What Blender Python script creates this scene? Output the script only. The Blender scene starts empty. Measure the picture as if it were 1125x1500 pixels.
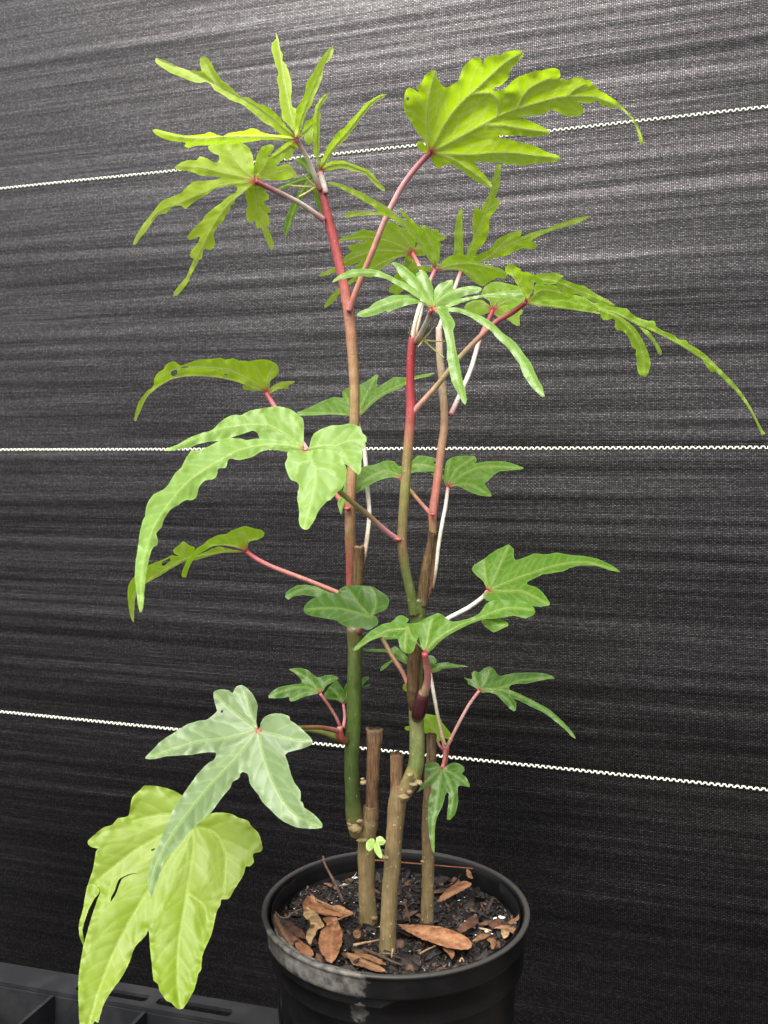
import bpy, bmesh, math, random
import numpy as np
from mathutils import Vector, Matrix, noise
from mathutils.geometry import delaunay_2d_cdt

random.seed(7)
SC = bpy.context.scene
COL = SC.collection
R = math.radians

# ------------------------------------------------------------------ camera, sky, sun, exposure
H = 1.159                        # camera height above the ground (m)
FPX, CX, CY = 1213.0, 562.5, 750.0   # focal length in photo pixels, picture centre
cam_d = bpy.data.cameras.new('camera')
cam = bpy.data.objects.new('camera', cam_d); COL.objects.link(cam)
cam.location = (0, 0, H); cam.rotation_euler = (R(90), 0, 0)
cam_d.sensor_fit = 'VERTICAL'; cam_d.sensor_height = 36.0; cam_d.lens = FPX / 1500 * 36
cam_d.clip_start = 0.01; cam_d.clip_end = 500
cam_d.dof.use_dof = True; cam_d.dof.focus_distance = 0.57; cam_d.dof.aperture_fstop = 22
SC.camera = cam

SUN_EL, SUN_AZ = 57.0, 208.0     # degrees; azimuth clockwise from +Y
world = bpy.data.worlds.new('World'); SC.world = world; world.use_nodes = True
wn = world.node_tree; wn.nodes.clear()
sky = wn.nodes.new('ShaderNodeTexSky'); sky.sky_type = 'NISHITA'; sky.sun_disc = False
sky.sun_elevation = R(SUN_EL); sky.sun_rotation = R(SUN_AZ)
sky.air_density = 1.0; sky.dust_density = 5.0; sky.ozone_density = 1.0
hs = wn.nodes.new('ShaderNodeHueSaturation'); hs.inputs['Saturation'].default_value = 0.25
bg = wn.nodes.new('ShaderNodeBackground'); bg.inputs['Strength'].default_value = 0.15
wo = wn.nodes.new('ShaderNodeOutputWorld')
wn.links.new(sky.outputs[0], hs.inputs['Color']); wn.links.new(hs.outputs[0], bg.inputs['Color'])
wn.links.new(bg.outputs[0], wo.inputs['Surface'])

sun_d = bpy.data.lights.new('sun', 'SUN'); sun_d.energy = 1.5; sun_d.angle = R(35); sun_d.color = (1, .965, .91)
sun = bpy.data.objects.new('sun', sun_d); COL.objects.link(sun)
sdir = Vector((math.sin(R(SUN_AZ)) * math.cos(R(SUN_EL)), math.cos(R(SUN_AZ)) * math.cos(R(SUN_EL)), math.sin(R(SUN_EL))))
sun.rotation_euler = sdir.to_track_quat('Z', 'Y').to_euler(); sun.location = sdir * 5 + Vector((0, 0, H))
SC.view_settings.view_transform = 'Standard'; SC.view_settings.look = 'None'
SC.view_settings.exposure = 1.15; SC.view_settings.gamma = 1.0

# ------------------------------------------------------------------ helpers
def P(px, py, Z):                                # a photo pixel at its real depth -> world
    return Vector(((px - CX) / FPX * Z, Z, H - (py - CY) / FPX * Z))

def Pz(px, py, z):                               # a photo pixel on the level z -> world
    Z = (H - z) * FPX / (py - CY)
    return P(px, py, Z)

def link(name, me, mat=None, parent=None):
    o = bpy.data.objects.new(name, me); COL.objects.link(o)
    if mat is not None and not me.materials: me.materials.append(mat)
    if parent is not None:
        o.parent = parent
        o.matrix_parent_inverse = parent.matrix_world.inverted() if parent.type != 'EMPTY' else Matrix.Translation(-Vector(parent.location))
    return o

def tag(o, label=None, cat=None, group=None, kind=None):
    if label: o['label'] = label
    if cat: o['category'] = cat
    if group: o['group'] = group
    if kind: o['kind'] = kind
    return o

def empty(name, loc=(0, 0, 0)):
    o = bpy.data.objects.new(name, None); COL.objects.link(o); o.location = loc; o.empty_display_size = .02
    return o

def mesh(name, v, f, smooth=True):
    me = bpy.data.meshes.new(name); me.from_pydata([tuple(x) for x in v], [], f); me.update()
    if smooth: me.polygons.foreach_set('use_smooth', [True] * len(me.polygons))
    return me

class NT:
    def __init__(s, name):
        s.m = bpy.data.materials.new(name); s.m.use_nodes = True
        s.t = s.m.node_tree; s.t.nodes.clear()
        s.out = s.t.nodes.new('ShaderNodeOutputMaterial')
    def n(s, typ, **kw):
        nd = s.t.nodes.new('ShaderNode' + typ)
        for k, v in kw.items():
            if k.startswith('i_'):
                key = k[2:]; key = int(key) if key.isdigit() else key.replace('_', ' ')
                if hasattr(v, 'links') or isinstance(v, bpy.types.NodeSocket): s.t.links.new(v, nd.inputs[key])
                else: nd.inputs[key].default_value = v
            else: setattr(nd, k, v)
        return nd
    def math(s, op, a, b=None, c=None, clamp=False):
        nd = s.t.nodes.new('ShaderNodeMath'); nd.operation = op; nd.use_clamp = clamp
        for i, x in enumerate((a, b, c)):
            if x is None: continue
            if isinstance(x, bpy.types.NodeSocket): s.t.links.new(x, nd.inputs[i])
            else: nd.inputs[i].default_value = x
        return nd.outputs[0]
    def mix(s, fac, a, b, typ='MIX'):
        nd = s.t.nodes.new('ShaderNodeMix'); nd.data_type = 'RGBA'; nd.blend_type = typ
        for i, x in ((0, fac), (6, a), (7, b)):
            if isinstance(x, bpy.types.NodeSocket): s.t.links.new(x, nd.inputs[i])
            else: nd.inputs[i].default_value = x if i == 0 else (*x[:3], 1)
        return nd.outputs[2]
    def noise(s, vec, scale, detail=3, rough=.5, dim='3D'):
        nd = s.n('TexNoise', noise_dimensions=dim); nd.inputs['Scale'].default_value = scale
        nd.inputs['Detail'].default_value = detail; nd.inputs['Roughness'].default_value = rough
        if vec is not None: s.t.links.new(vec, nd.inputs['Vector'])
        return nd.outputs['Fac']
    def ramp(s, fac, a, b):
        return s.n('MapRange', i_0=fac, i_1=a, i_2=b, clamp=True).outputs[0]
    def bump(s, h, strength, dist, normal=None):
        nd = s.n('Bump', i_Height=h); nd.inputs['Strength'].default_value = strength; nd.inputs['Distance'].default_value = dist
        if normal is not None: s.t.links.new(normal, nd.inputs['Normal'])
        return nd.outputs[0]
    def done(s, shader):
        s.t.links.new(shader, s.out.inputs['Surface']); return s.m

def plastic(name, col, rough, dusty=0.0):
    t = NT(name); co = t.n('TexCoord').outputs['Object']
    n1 = t.noise(co, 40, 5, .6); n2 = t.noise(co, 300, 3)
    c = t.mix(t.math('MULTIPLY', t.ramp(n1, .45, .75), dusty), col, (.16, .15, .13))
    p = t.n('BsdfPrincipled', i_Base_Color=c, i_Roughness=t.math('ADD', rough, t.math('MULTIPLY', n1, .15)), i_Normal=t.bump(n2, .15, .0006))
    return t.done(p.outputs[0])

# ------------------------------------------------------------------ ground and bench (both below the picture)
def ground_mat():
    t = NT('ground'); co = t.n('TexCoord').outputs['Object']
    c = t.mix(t.noise(co, 25, 6, .7), (.012, .012, .012), (.03, .029, .028))
    return t.done(t.n('BsdfPrincipled', i_Base_Color=c, i_Roughness=.9, i_Normal=t.bump(t.noise(co, 120, 4), .5, .01)).outputs[0])
gm = mesh('ground', [(-120, -120, 0), (120, -120, 0), (120, 120, 0), (-120, 120, 0)], [(0, 1, 2, 3)], False)
tag(link('ground', gm, ground_mat()), kind='structure')

# ------------------------------------------------------------------ woven black cloth with white marker threads
A0 = Vector(((0 - CX) / FPX * .968, .968, 0)); A1 = Vector(((1125 - CX) / FPX * .740, .740, 0))
CU = (A1 - A0).normalized(); CN = Vector((CU.y, -CU.x, 0))      # along the cloth; towards the camera
CLEN = (A1 - A0).length
TILT = -.0150 / CLEN
def cloth_relief(s, t):
    d = .0020 * noise.noise((s * 1.1, t * 9, 3.1)) + .00075 * noise.noise((s * 1.7 + 4, t * 36, 1.7))
    d += .0042 * max(0.0, noise.noise((s * .9 + 3, t * 7.5, 6.6))) ** 1.5
    d += .00055 * noise.noise((s * 2.4 + 9, t * 105, 5.2)) + .006 * noise.noise((s * 1.1, t * 1.6, 8))
    return d
def cloth_pt(s, t, off=0.0):
    p = A0 + CU * s + CN * (cloth_relief(s, t) + off)
    return Vector((p.x, p.y, H + t + TILT * s))
def lin(a, b, n): return [a + (b - a) * i / n for i in range(n + 1)]
S_ = lin(-1.4, -.1, 20)[:-1] + lin(-.1, CLEN + .12, 110) + lin(CLEN + .12, 2.0, 20)[1:]
T_ = lin(-H + .004, -.60, 24)[:-1] + lin(-.60, .66, 640) + lin(.66, 1.1, 20)[1:]
vv, ff, uvs = [], [], []
for t in T_:
    for s in S_:
        vv.append(cloth_pt(s, t)); uvs.append((s, t))
nS = len(S_)
for j in range(len(T_) - 1):
    for i in range(nS - 1):
        a = j * nS + i; ff.append((a, a + 1, a + nS + 1, a + nS))
cm = mesh('shade_cloth', vv, ff)
ul = cm.uv_layers.new(name='weave')
li = np.empty(len(cm.loops), dtype=np.int32); cm.loops.foreach_get('vertex_index', li)
ul.data.foreach_set('uv', np.array(uvs, dtype=np.float32)[li].ravel())

def cloth_mat():
    t = NT('woven_cloth')
    uv = t.n('UVMap', uv_map='weave').outputs[0]
    sx = t.n('SeparateXYZ', i_0=uv); s, tt = sx.outputs[0], sx.outputs[1]
    wob = t.math('MULTIPLY', t.math('SUBTRACT', t.noise(uv, 60, 2), .5), .0016)
    u = t.math('DIVIDE', t.math('ADD', s, wob), .0019); v = t.math('DIVIDE', t.math('ADD', tt, wob), .0015)
    fu, fv = t.math('FRACT', u), t.math('FRACT', v)
    iu, iv = t.math('FLOOR', u), t.math('FLOOR', v)
    par = t.math('MODULO', t.math('ABSOLUTE', t.math('ADD', iu, iv)), 2.0)
    hu = t.math('SINE', t.math('MULTIPLY', fu, math.pi)); hv = t.math('SINE', t.math('MULTIPLY', fv, math.pi))
    weft = t.math('MULTIPLY', hv, t.math('POWER', hu, .5)); warp = t.math('MULTIPLY', hu, t.math('POWER', hv, .6))
    hgt = t.n('Mix', i_0=par, i_2=weft, i_3=t.math('MULTIPLY', warp, .75)).outputs[0]
    cell = t.n('CombineXYZ', i_0=iu, i_1=iv).outputs[0]
    rnd = t.n('TexWhiteNoise', noise_dimensions='2D', i_0=cell).outputs[0]
    def streak(a, b, off, det):
        c = t.n('CombineXYZ', i_0=t.math('MULTIPLY', s, a), i_1=t.math('MULTIPLY', tt, b), i_2=off).outputs[0]
        return t.noise(c, 1.0, det, .6)
    st1 = streak(3.5, 70, 1.0, 4); st2 = streak(7, 330, 4.0, 4); st3 = streak(1.8, 16, 7.0, 3); st4 = streak(5, 160, 9.0, 4)
    st = t.math('ADD', t.math('MULTIPLY', st1, .35), t.math('ADD', t.math('MULTIPLY', st2, .40), t.math('MULTIPLY', st3, .25)))
    st = t.ramp(st, .38, .64)
    wv = t.math('ADD', .10, t.math('MULTIPLY', hgt, t.math('ADD', .28, t.math('MULTIPLY', t.math('POWER', rnd, 2.0), .75))))
    k = t.math('MULTIPLY', wv, t.math('ADD', .42, t.math('MULTIPLY', st, .75)))
    # yarn colour: old black tape yarn, some picks greyer, weave glints and sheen painted in
    colr = t.mix(t.math('MULTIPLY', k, .9, clamp=True), (.0010, .0010, .0012), (.0075, .0070, .0070))
    rough = t.math('SUBTRACT', .33, t.math('MULTIPLY', st, .08))
    bp = t.bump(hgt, .28, .0004, t.bump(t.math('ADD', st2, t.math('MULTIPLY', st4, 1.6)), .17, .0014))
    p = t.n('BsdfPrincipled', i_Base_Color=colr, i_Roughness=rough, i_Normal=bp); p.inputs['IOR'].default_value = 1.85; p.inputs['Specular Tint'].default_value = (1, .93, .94, 1)
    t.t.links.new(t.math('MULTIPLY', t.math('ADD', .05, k), .85, clamp=True), p.inputs['Specular IOR Level'])
    return t.done(p.outputs[0])
cloth = tag(link('shade_cloth', cm, cloth_mat()), 'wall of woven black ground cover cloth with white zigzag marker lines behind the plant', 'cloth')

def thread_mat():
    t = NT('marker_thread'); co = t.n('TexCoord').outputs['Object']
    c = t.mix(t.noise(co, 220, 2), (.62, .63, .5), (.80, .80, .68))
    return t.done(t.n('BsdfPrincipled', i_Base_Color=c, i_Roughness=.6).outputs[0])
TM = thread_mat()
per, amp, rad = .0054, .00085, .00078
def thread(tl):
    pts = []; s = -.35; rr = random.Random(int(tl * 1000))
    while s < CLEN + .45:
        j = .00018
        for (ds, dt) in ((.02, -1), (.42, -1), (.52, 1), (.92, 1)):
            pts.append((s + ds * per + rr.uniform(-j, j), tl + dt * amp + rr.uniform(-j, j)))
        s += per
    v, f = [], []
    for i, (s, t) in enumerate(pts):
        s0, t0 = pts[max(0, i - 1)]; s1, t1 = pts[min(len(pts) - 1, i + 1)]
        d = Vector((s1 - s0, t1 - t0)).normalized(); nx, ny = -d.y, d.x
        for (a, h) in ((-1, .0002), (-.75, .0011), (.75, .0011), (1, .0002)):
            v.append(cloth_pt(s + nx * a * rad, t + ny * a * rad, h))
        if i:
            b = 4 * i
            for k in range(3): f.append((b - 4 + k, b + k, b + k + 1, b - 3 + k))
    return mesh('marker_line', v, f)
tl0 = (CY - 659) / FPX * .968
for k in (-1, 0, 1):
    link('marker_line', thread(tl0 + .3055 * k), TM, cloth)

# ------------------------------------------------------------------ bench that carries pot and tray
RIM = H - .244; PZ = RIM - .165                 # rim level; bench-top level
wood_b = plastic('dark_bench_wood', (.06, .05, .04), .7)
def box(bm, c, u, v, w):
    c = Vector(c); vs = [bm.verts.new(c + u * a + v * b + w * d) for a in (-1, 1) for b in (-1, 1) for d in (-1, 1)]
    for q in ((0, 1, 3, 2), (4, 6, 7, 5), (0, 4, 5, 1), (2, 3, 7, 6), (0, 2, 6, 4), (1, 5, 7, 3)):
        bm.faces.new([vs[i] for i in q])
ZH = Vector((0, 0, 1))
def bench():
    org = Vector((.0075, .5177, 0)) - CN * .085      # a point on the back edge
    root = empty('bench', (org.x, org.y, 0))
    for k in range(3):
        bm = bmesh.new(); c = org + CN * (.065 + k * .135) - CU * .12; c.z = PZ - .0125
        box(bm, c, CU * .62, CN * .064, ZH * .0125)
        me = bpy.data.meshes.new('board'); bm.to_mesh(me); bm.free(); link('board', me, wood_b, root)
    for sx in (-.66, .42):
        for sy in (.04, .36):
            bm = bmesh.new(); c = org + CN * sy + CU * sx; c.z = (PZ - .0255) / 2
            box(bm, c, CU * .022, CN * .022, ZH * ((PZ - .0255) / 2))
            me = bpy.data.meshes.new('leg'); bm.to_mesh(me); bm.free(); link('leg', me, wood_b, root)
    tag(root, 'dark wooden bench under the pot and the tray', 'bench')
bench()

# ------------------------------------------------------------------ black propagation tray
TZ = PZ + .059
def tray():
    a = Pz(0, 1409, TZ); b = Pz(414, 1479, TZ)
    u = (b - a); u.z = 0; u.normalize(); v = Vector((u.y, -u.x, 0))       # v: towards the camera
    L0, L1, D = -.27, (b - a).length + .004, .27
    def q(s, d, z=0): return a + u * s + v * d + ZH * z
    root = empty('propagation_tray', q((L0 + L1) / 2, D / 2, TZ * 0 - .059))
    tm = plastic('tray_plastic', (.010, .0105, .013), .40, .10)
    def loc(px, py):
        p = Pz(px, py, TZ) - a; return (p.dot(u), p.dot(v))
    # flange sheet with slots cut right through
    fw = loc(0, 1438)[1]
    def sheet(outer, holes, z0, z1):
        pts, edges = [], []
        for loop in [outer] + holes:
            i0 = len(pts); pts += [Vector(p) for p in loop]
            edges += [(i0 + i, i0 + (i + 1) % len(loop)) for i in range(len(loop))]
        vs, es, fs, *_ = delaunay_2d_cdt(pts, edges, [], 0, 1e-6)
        keep = [f for f in fs if inside(sum((np.array(vs[i]) for i in f), np.zeros(2)) / 3, outer) and not any(inside(sum((np.array(vs[i]) for i in f), np.zeros(2)) / 3, h) for h in holes)]
        v3, f3 = [], []
        for z in (z0, z1): v3 += [q(p[0], p[1], z) for p in vs]
        n = len(vs)
        for f in keep: f3.append(tuple(f)); f3.append(tuple(reversed([i + n for i in f])))
        for loop_ in [outer] + holes:
            b0 = len(v3)
            for p in loop_: v3 += [q(p[0], p[1], z0), q(p[0], p[1], z1)]
            m = len(loop_)
            for i in range(m):
                j = (i + 1) % m; f3.append((b0 + 2 * i, b0 + 2 * j, b0 + 2 * j + 1, b0 + 2 * i + 1))
        return mesh('flange', v3, f3, False)
    def rslot(s0, s1, d0, d1):
        r = (d1 - d0) / 2 * .8; out = []
        for (cx, cy, a0) in ((s1 - r, d1 - r, 0), (s0 + r, d1 - r, 90), (s0 + r, d0 + r, 180), (s1 - r, d0 + r, 270)):
            for k in range(5):
                an = R(a0 + k * 22.5); out.append((cx + r * math.cos(an), cy + r * math.sin(an)))
        return out
    s2a, s2b = loc(231, 1465)[0], loc(338, 1487)[0]
    pitch = (s2b - s2a) * 1.13
    holes = [rslot(s2b - k * pitch - (s2b - s2a), s2b - k * pitch, fw * .40, fw * .76) for k in range(0, 5) if k != 2]
    link('flange', sheet([(L0, 0), (L1, 0), (L1, fw), (L0, fw)], holes, 0, -.0025), tm, root)
    link('flange', sheet([(L0, D - fw), (L1, D - fw), (L1, D), (L0, D)], [], 0, -.0025), tm, root)
    for (s0, s1) in ((L0, L0 + .012), (L1 - .012, L1)):
        link('flange', sheet([(s0, fw + .0002), (s1, fw + .0002), (s1, D - fw - .0002), (s0, D - fw - .0002)], [], 0, -.0025), tm, root)
    def wall(name, s0, d0, s1, d1, th, z0, z1, bow=0):
        n = 8 if bow else 1; v3, f3 = [], []
        du = Vector((s1 - s0, d1 - d0)); L = du.length; du.normalize(); nn = Vector((-du.y, du.x))
        for i in range(n + 1):
            k = i / n; c = Vector((s0, d0)) + du * L * k + nn * bow * math.sin(math.pi * k)
            zt = z0 + (abs(bow) * .8 * -math.sin(math.pi * k))
            for e in (-1, 1):
                w = c + nn * th * .5 * e; v3 += [q(w.x, w.y, zt), q(w.x, w.y, z1)]
        for i in range(n):
            b = 4 * i
            f3 += [(b, b + 4, b + 5, b + 1), (b + 2, b + 3, b + 7, b + 6), (b, b + 2, b + 6, b + 4), (b + 1, b + 5, b + 7, b + 3)]
        f3 += [(0, 1, 3, 2), (4 * n, 4 * n + 2, 4 * n + 3, 4 * n + 1)]
        return link(name, mesh(name, v3, f3, False), tm, root)
    wall('side_wall', L0 + .012, fw, L1 - .012, fw, .003, -.003, -.0555); wall('side_wall', L0 + .012, D - fw, L1 - .012, D - fw, .003, -.003, -.0555)
    wall('end_wall', L0 + .012, fw + .002, L0 + .012, D - fw - .002, .003, -.003, -.0555); wall('end_wall', L1 - .012, fw + .002, L1 - .012, D - fw - .002, .003, -.003, -.0555)
    sd = loc(78, 1454)[0]; sd2 = loc(212, 1478)[0]; gap = sd2 - sd
    for k in (-3, -2, -1, 0, 1, 2):
        s = sd + gap * k
        if L0 + .03 < s < L1 - .03: wall('divider', s, fw + .002, s, D - fw - .002, .0028, -.0015, -.0555, .004)
    for k in (1, 2):
        dd = fw + (D - 2 * fw) * k / 3
        wall('divider', L0 + .015, dd, L1 - .015, dd, .0024, -.008, -.050)
    fl = sheet([(L0 + .012, fw), (L1 - .012, fw), (L1 - .012, D - fw), (L0 + .012, D - fw)], [], -.0565, -.059)
    fl.name = 'base'; link('base', fl, tm, root)
    tag(root, 'black plastic propagation tray with slotted rim at lower left behind the yellow leaf', 'tray')

def inside(p, poly):
    x, y = p[0], p[1]; c = False; n = len(poly)
    for i in range(n):
        x0, y0 = poly[i]; x1, y1 = poly[i - 1]
        if (y0 > y) != (y1 > y) and x < (x1 - x0) * (y - y0) / (y1 - y0) + x0: c = not c
    return c
tray()

# ------------------------------------------------------------------ nursery pot
PC = Vector((.0072, .5177, 0)); PR = .0828
SOIL = RIM - .0135
def lathe(name, prof, n=128, wob=0.0, seed=0, sh=0.0):
    v, f = [], []
    for (r, z) in prof:
        for k in range(n):
            a = 2 * math.pi * k / n
            w = 1 + wob * noise.noise((math.cos(a) * 1.6 + seed, math.sin(a) * 1.6, z * 20))
            v.append((PC.x + sh + r * w * math.cos(a), PC.y + r * w * math.sin(a), z))
    for j in range(len(prof) - 1):
        for k in range(n):
            a, b = j * n + k, j * n + (k + 1) % n
            f.append((a, b, b + n, a + n))
    return mesh(name, v, f)
def pot_mat():
    t = NT('pot_plastic'); g = t.n('NewGeometry').outputs['Position']; 
    n1 = t.noise(g, 55, 6, .65); n2 = t.noise(g, 420, 3); n3 = t.noise(g, 160, 4, .6)
    def blob(c, r):
        d = t.n('VectorMath', operation='DISTANCE', i_0=g, i_1=tuple(c)).outputs['Value']
        return t.math('SUBTRACT', 1.0, t.ramp(t.math('ADD', d, t.math('MULTIPLY', t.math('SUBTRACT', n1, .5), .022)), r * .86, r))
    b1 = blob(P(462, 1446, .452) - Vector((0, 0, .0)), .030); b1b = blob(P(500, 1450, .440), .015); b2 = blob(P(415, 1400, .475), .018); b3 = blob(P(531, 1474, .447), .0055)
    dz = t.math('MAXIMUM', t.math('MAXIMUM', b1, b1b), t.math('MAXIMUM', t.math('MULTIPLY', b2, .8), t.math('MULTIPLY', b3, .6)))
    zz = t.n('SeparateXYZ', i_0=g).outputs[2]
    dz = t.math('MULTIPLY', t.math('MAXIMUM', b1, t.math('MAXIMUM', b1b, t.math('MULTIPLY', b2, .8))), t.ramp(t.math('ADD', zz, t.math('MULTIPLY', n3, .003)), RIM - .0145, RIM - .0105))
    dz = t.math('MAXIMUM', dz, t.math('MULTIPLY', b3, .5))
    dust = t.math('MULTIPLY', dz, t.ramp(n3, .25, .7))
    film = t.math('MULTIPLY', t.ramp(n1, .45, .8), .035)
    c = t.mix(t.math('MAXIMUM', t.math('MAXIMUM', dust, film), t.math('MULTIPLY', t.ramp(zz, RIM - .0014, RIM - .0002), .22)), (.0045, .0045, .005), (.19, .175, .155))  # dust, plus a thin highlight along the rim top painted into the colour
    ro = t.math('ADD', .24, t.math('MULTIPLY', t.math('MAXIMUM', dust, n1), .4))
    sc = t.noise(t.n('Mapping', i_Vector=g, i_Scale=(30, 30, 900)).outputs[0], 1, 2)
    return t.done(t.n('BsdfPrincipled', i_Base_Color=c, i_Roughness=ro, i_Normal=t.bump(t.math('ADD', n2, t.math('MULTIPLY', sc, .5)), .12, .0006), i_Specular_IOR_Level=.22).outputs[0])
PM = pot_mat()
pot = empty('nursery_pot', (PC.x, PC.y, PZ))
z = RIM
body = [(.0705, z - .0135), (.0700, z - .030), (.0728, z - .0180)]
prof_body = [(.0778, z - .0300), (.0779, z - .0120), (.0785, z - .0135), (.0765, z - .0165), (.0748, z - .0185), (.0747, z - .0215), (.0757, z - .0225), (.0757, z - .0255),
             (.0745, z - .0265), (.0742, z - .0300), (.0748, z - .0310), (.0748, z - .0335), (.0736, z - .0345), (.0726, z - .052), (.068, z - .125), (.0655, PZ + .004), (.064, PZ), (.02, PZ), (.001, PZ)]
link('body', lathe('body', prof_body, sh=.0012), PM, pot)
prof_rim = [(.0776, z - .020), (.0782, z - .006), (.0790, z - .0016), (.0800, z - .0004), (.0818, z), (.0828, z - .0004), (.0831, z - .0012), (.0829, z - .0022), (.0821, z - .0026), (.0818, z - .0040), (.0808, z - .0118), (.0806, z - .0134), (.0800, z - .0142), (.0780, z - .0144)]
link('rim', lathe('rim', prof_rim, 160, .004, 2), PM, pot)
# thin torn lip of film standing up inside the rim at the front
v, f = [], []
NN = 150
for i in range(NN + 1):
    a = R(150 + 235 * i / NN); w = .0012 * noise.noise((a * 9, 2, 0)) + .0007 * noise.noise((a * 31, 5, 0))
    r = .0770 + .0006 * noise.noise((a * 12, 9, 1)) 
    for dr, dz in ((0, -.012), (0, -.0022 + w), (-.0004, -.0022 + w), (-.0004, -.012)):
        v.append((PC.x + (r + dr) * math.cos(a), PC.y + (r + dr) * math.sin(a), RIM + dz))
    if i:
        b = 4 * i
        for k in range(3): f.append((b - 4 + k, b + k, b + k + 1, b - 3 + k))
link('inner_lip', mesh('inner_lip', v, f), PM, pot)
# oval dimples low on the wall
for ang in range(0, 360, 36):
    bm = bmesh.new(); bmesh.ops.create_uvsphere(bm, u_segments=16, v_segments=8, radius=1)
    a = R(ang + 8); d = Vector((math.cos(a), math.sin(a), 0)); e = Vector((-d.y, d.x, 0))
    c = Vector((PC.x, PC.y, RIM - .057)) + d * .0708
    for vt in bm.verts: vt.co = c + d * vt.co.x * .0022 + e * vt.co.y * .011 + ZH * vt.co.z * .013
    me = bpy.data.meshes.new('dimple'); bm.to_mesh(me); bm.free()
    me.polygons.foreach_set('use_smooth', [True] * len(me.polygons)); link('dimple', me, PM, pot)
tag(pot, 'round black plastic nursery pot with a dusty rim holding soil and the plant', 'pot')

# ------------------------------------------------------------------ potting soil with bark chips
def soil_h(x, y):
    d = math.hypot(x - PC.x, y - PC.y) / .077
    h = SOIL + .0035 * noise.noise((x * 45, y * 45, 2)) + .002 * noise.noise((x * 120, y * 120, 5)) + .001 * noise.noise((x * 340, y * 340, 5)) - .002 * d * d
    if y < PC.y: h += .004 * max(0, (PC.y - y) / .077) * d
    return h
def soil_mat():
    t = NT('potting_soil'); co = t.n('TexCoord').outputs['Object']
    n1 = t.noise(co, 180, 5, .7); n2 = t.noise(co, 900, 3, .6)
    c = t.mix(t.ramp(n1, .4, .75), (.003, .0026, .0023), (.018, .011, .008))
    c = t.mix(t.math('MULTIPLY', t.ramp(n2, .66, .74), .4), c, (.16, .12, .09))
    return t.done(t.n('BsdfPrincipled', i_Base_Color=c, i_Roughness=t.math('ADD', .35, t.math('MULTIPLY', n1, .5)), i_Normal=t.bump(t.math('ADD', n1, n2), .8, .002)).outputs[0])
v, f = [(PC.x, PC.y, soil_h(PC.x, PC.y))], []
NR, NA = 46, 150
for i in range(1, NR + 1):
    for k in range(NA):
        r = .0778 * i / NR; a = 2 * math.pi * k / NA; x, y = PC.x + r * math.cos(a), PC.y + r * math.sin(a)
        v.append((x, y, soil_h(x, y)))
for k in range(NA): f.append((0, 1 + k, 1 + (k + 1) % NA))
for i in range(NR - 1):
    for k in range(NA):
        a, b = 1 + i * NA + k, 1 + i * NA + (k + 1) % NA; f.append((a, a + NA, b + NA, b))
soil = tag(link('potting_soil', mesh('potting_soil', v, f), soil_mat()), 'dark potting soil and bark chips filling the black pot around the stems', 'soil')

def chip_mat(name, a, b, ro):
    t = NT(name); co = t.n('TexCoord').outputs['Object']; oi = t.n('ObjectInfo').outputs['Random']
    n = t.noise(t.n('Mapping', i_Vector=co, i_Scale=(300, 900, 900)).outputs[0], 1, 3)
    c = t.mix(t.math('ADD', t.math('MULTIPLY', n, .6), t.math('MULTIPLY', oi, .4)), a, b)
    return t.done(t.n('BsdfPrincipled', i_Base_Color=c, i_Roughness=ro, i_Normal=t.bump(n, .5, .0006)).outputs[0])
CHIP = [chip_mat('black_bark', (.003, .0027, .0025), (.014, .010, .008), .36), chip_mat('dark_bark', (.008, .0055, .0042), (.034, .021, .015), .5), chip_mat('brown_bark', (.05, .025, .015), (.19, .10, .06), .6)]
def chip_geo(rr, L):
    """an irregular splinter: jittered box with a bevelled, broken top"""
    w, h = L * rr.uniform(.3, .62), L * rr.uniform(.14, .34)
    pts = []
    for i, x in enumerate((-1, -.35, .4, 1)):
        k = (.45, 1, .95, .4)[i] * rr.uniform(.75, 1.15); off = rr.uniform(-.25, .25) * w
        for (yy, zz) in ((-1, -.4), (-.55, .8), (.5, 1), (1, -.2), (.2, -.9)):
            pts.append(Vector((x * L * .5 + rr.uniform(-.06, .06) * L, yy * w * .5 * k + off + rr.uniform(-.1, .1) * w, zz * h * .5 * k + rr.uniform(-.15, .15) * h)))
    fs = [(0, 4, 3, 2, 1), (15, 16, 17, 18, 19)]
    for i in range(3):
        for k in range(5):
            a, b = i * 5 + k, i * 5 + (k + 1) % 5; fs.append((a, b, b + 5, a + 5))
    return pts, fs
rr = random.Random(11)
chips = []
for i in range(10):
    p, q_ = chip_geo(rr, 1.0)
    for m_ in range(3): chips.append(None)
    chips[-3:] = [(p, q_)] * 3
chip_me = []
for i in range(10):
    p, q_ = chip_geo(rr, 1.0)
    for m_ in range(3):
        me = mesh('bark_chip', p, q_, False); me.materials.append(CHIP[m_]); chip_me.append(me)
def rand_soil(rr, rmax=.0735):
    while True:
        x, y = rr.uniform(-1, 1), rr.uniform(-1, 1)
        if x * x + y * y < 1: return PC.x + x * rmax, PC.y + y * rmax
for i in range(230):
    x, y = rand_soil(rr, .0715); mi = rr.choices((0, 1, 2), (52, 30, 18))[0]
    o = bpy.data.objects.new('bark_chip', chip_me[rr.randrange(10) * 3 + mi]); COL.objects.link(o)
    L = rr.uniform(.006, .0145); o.scale = (L, L, L)
    o.rotation_euler = (rr.uniform(-.6, .6), rr.uniform(-.5, .5), rr.uniform(0, 6.28))
    o.location = (x, y, soil_h(x, y) + L * .10 + .0005); o.parent = soil
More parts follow.
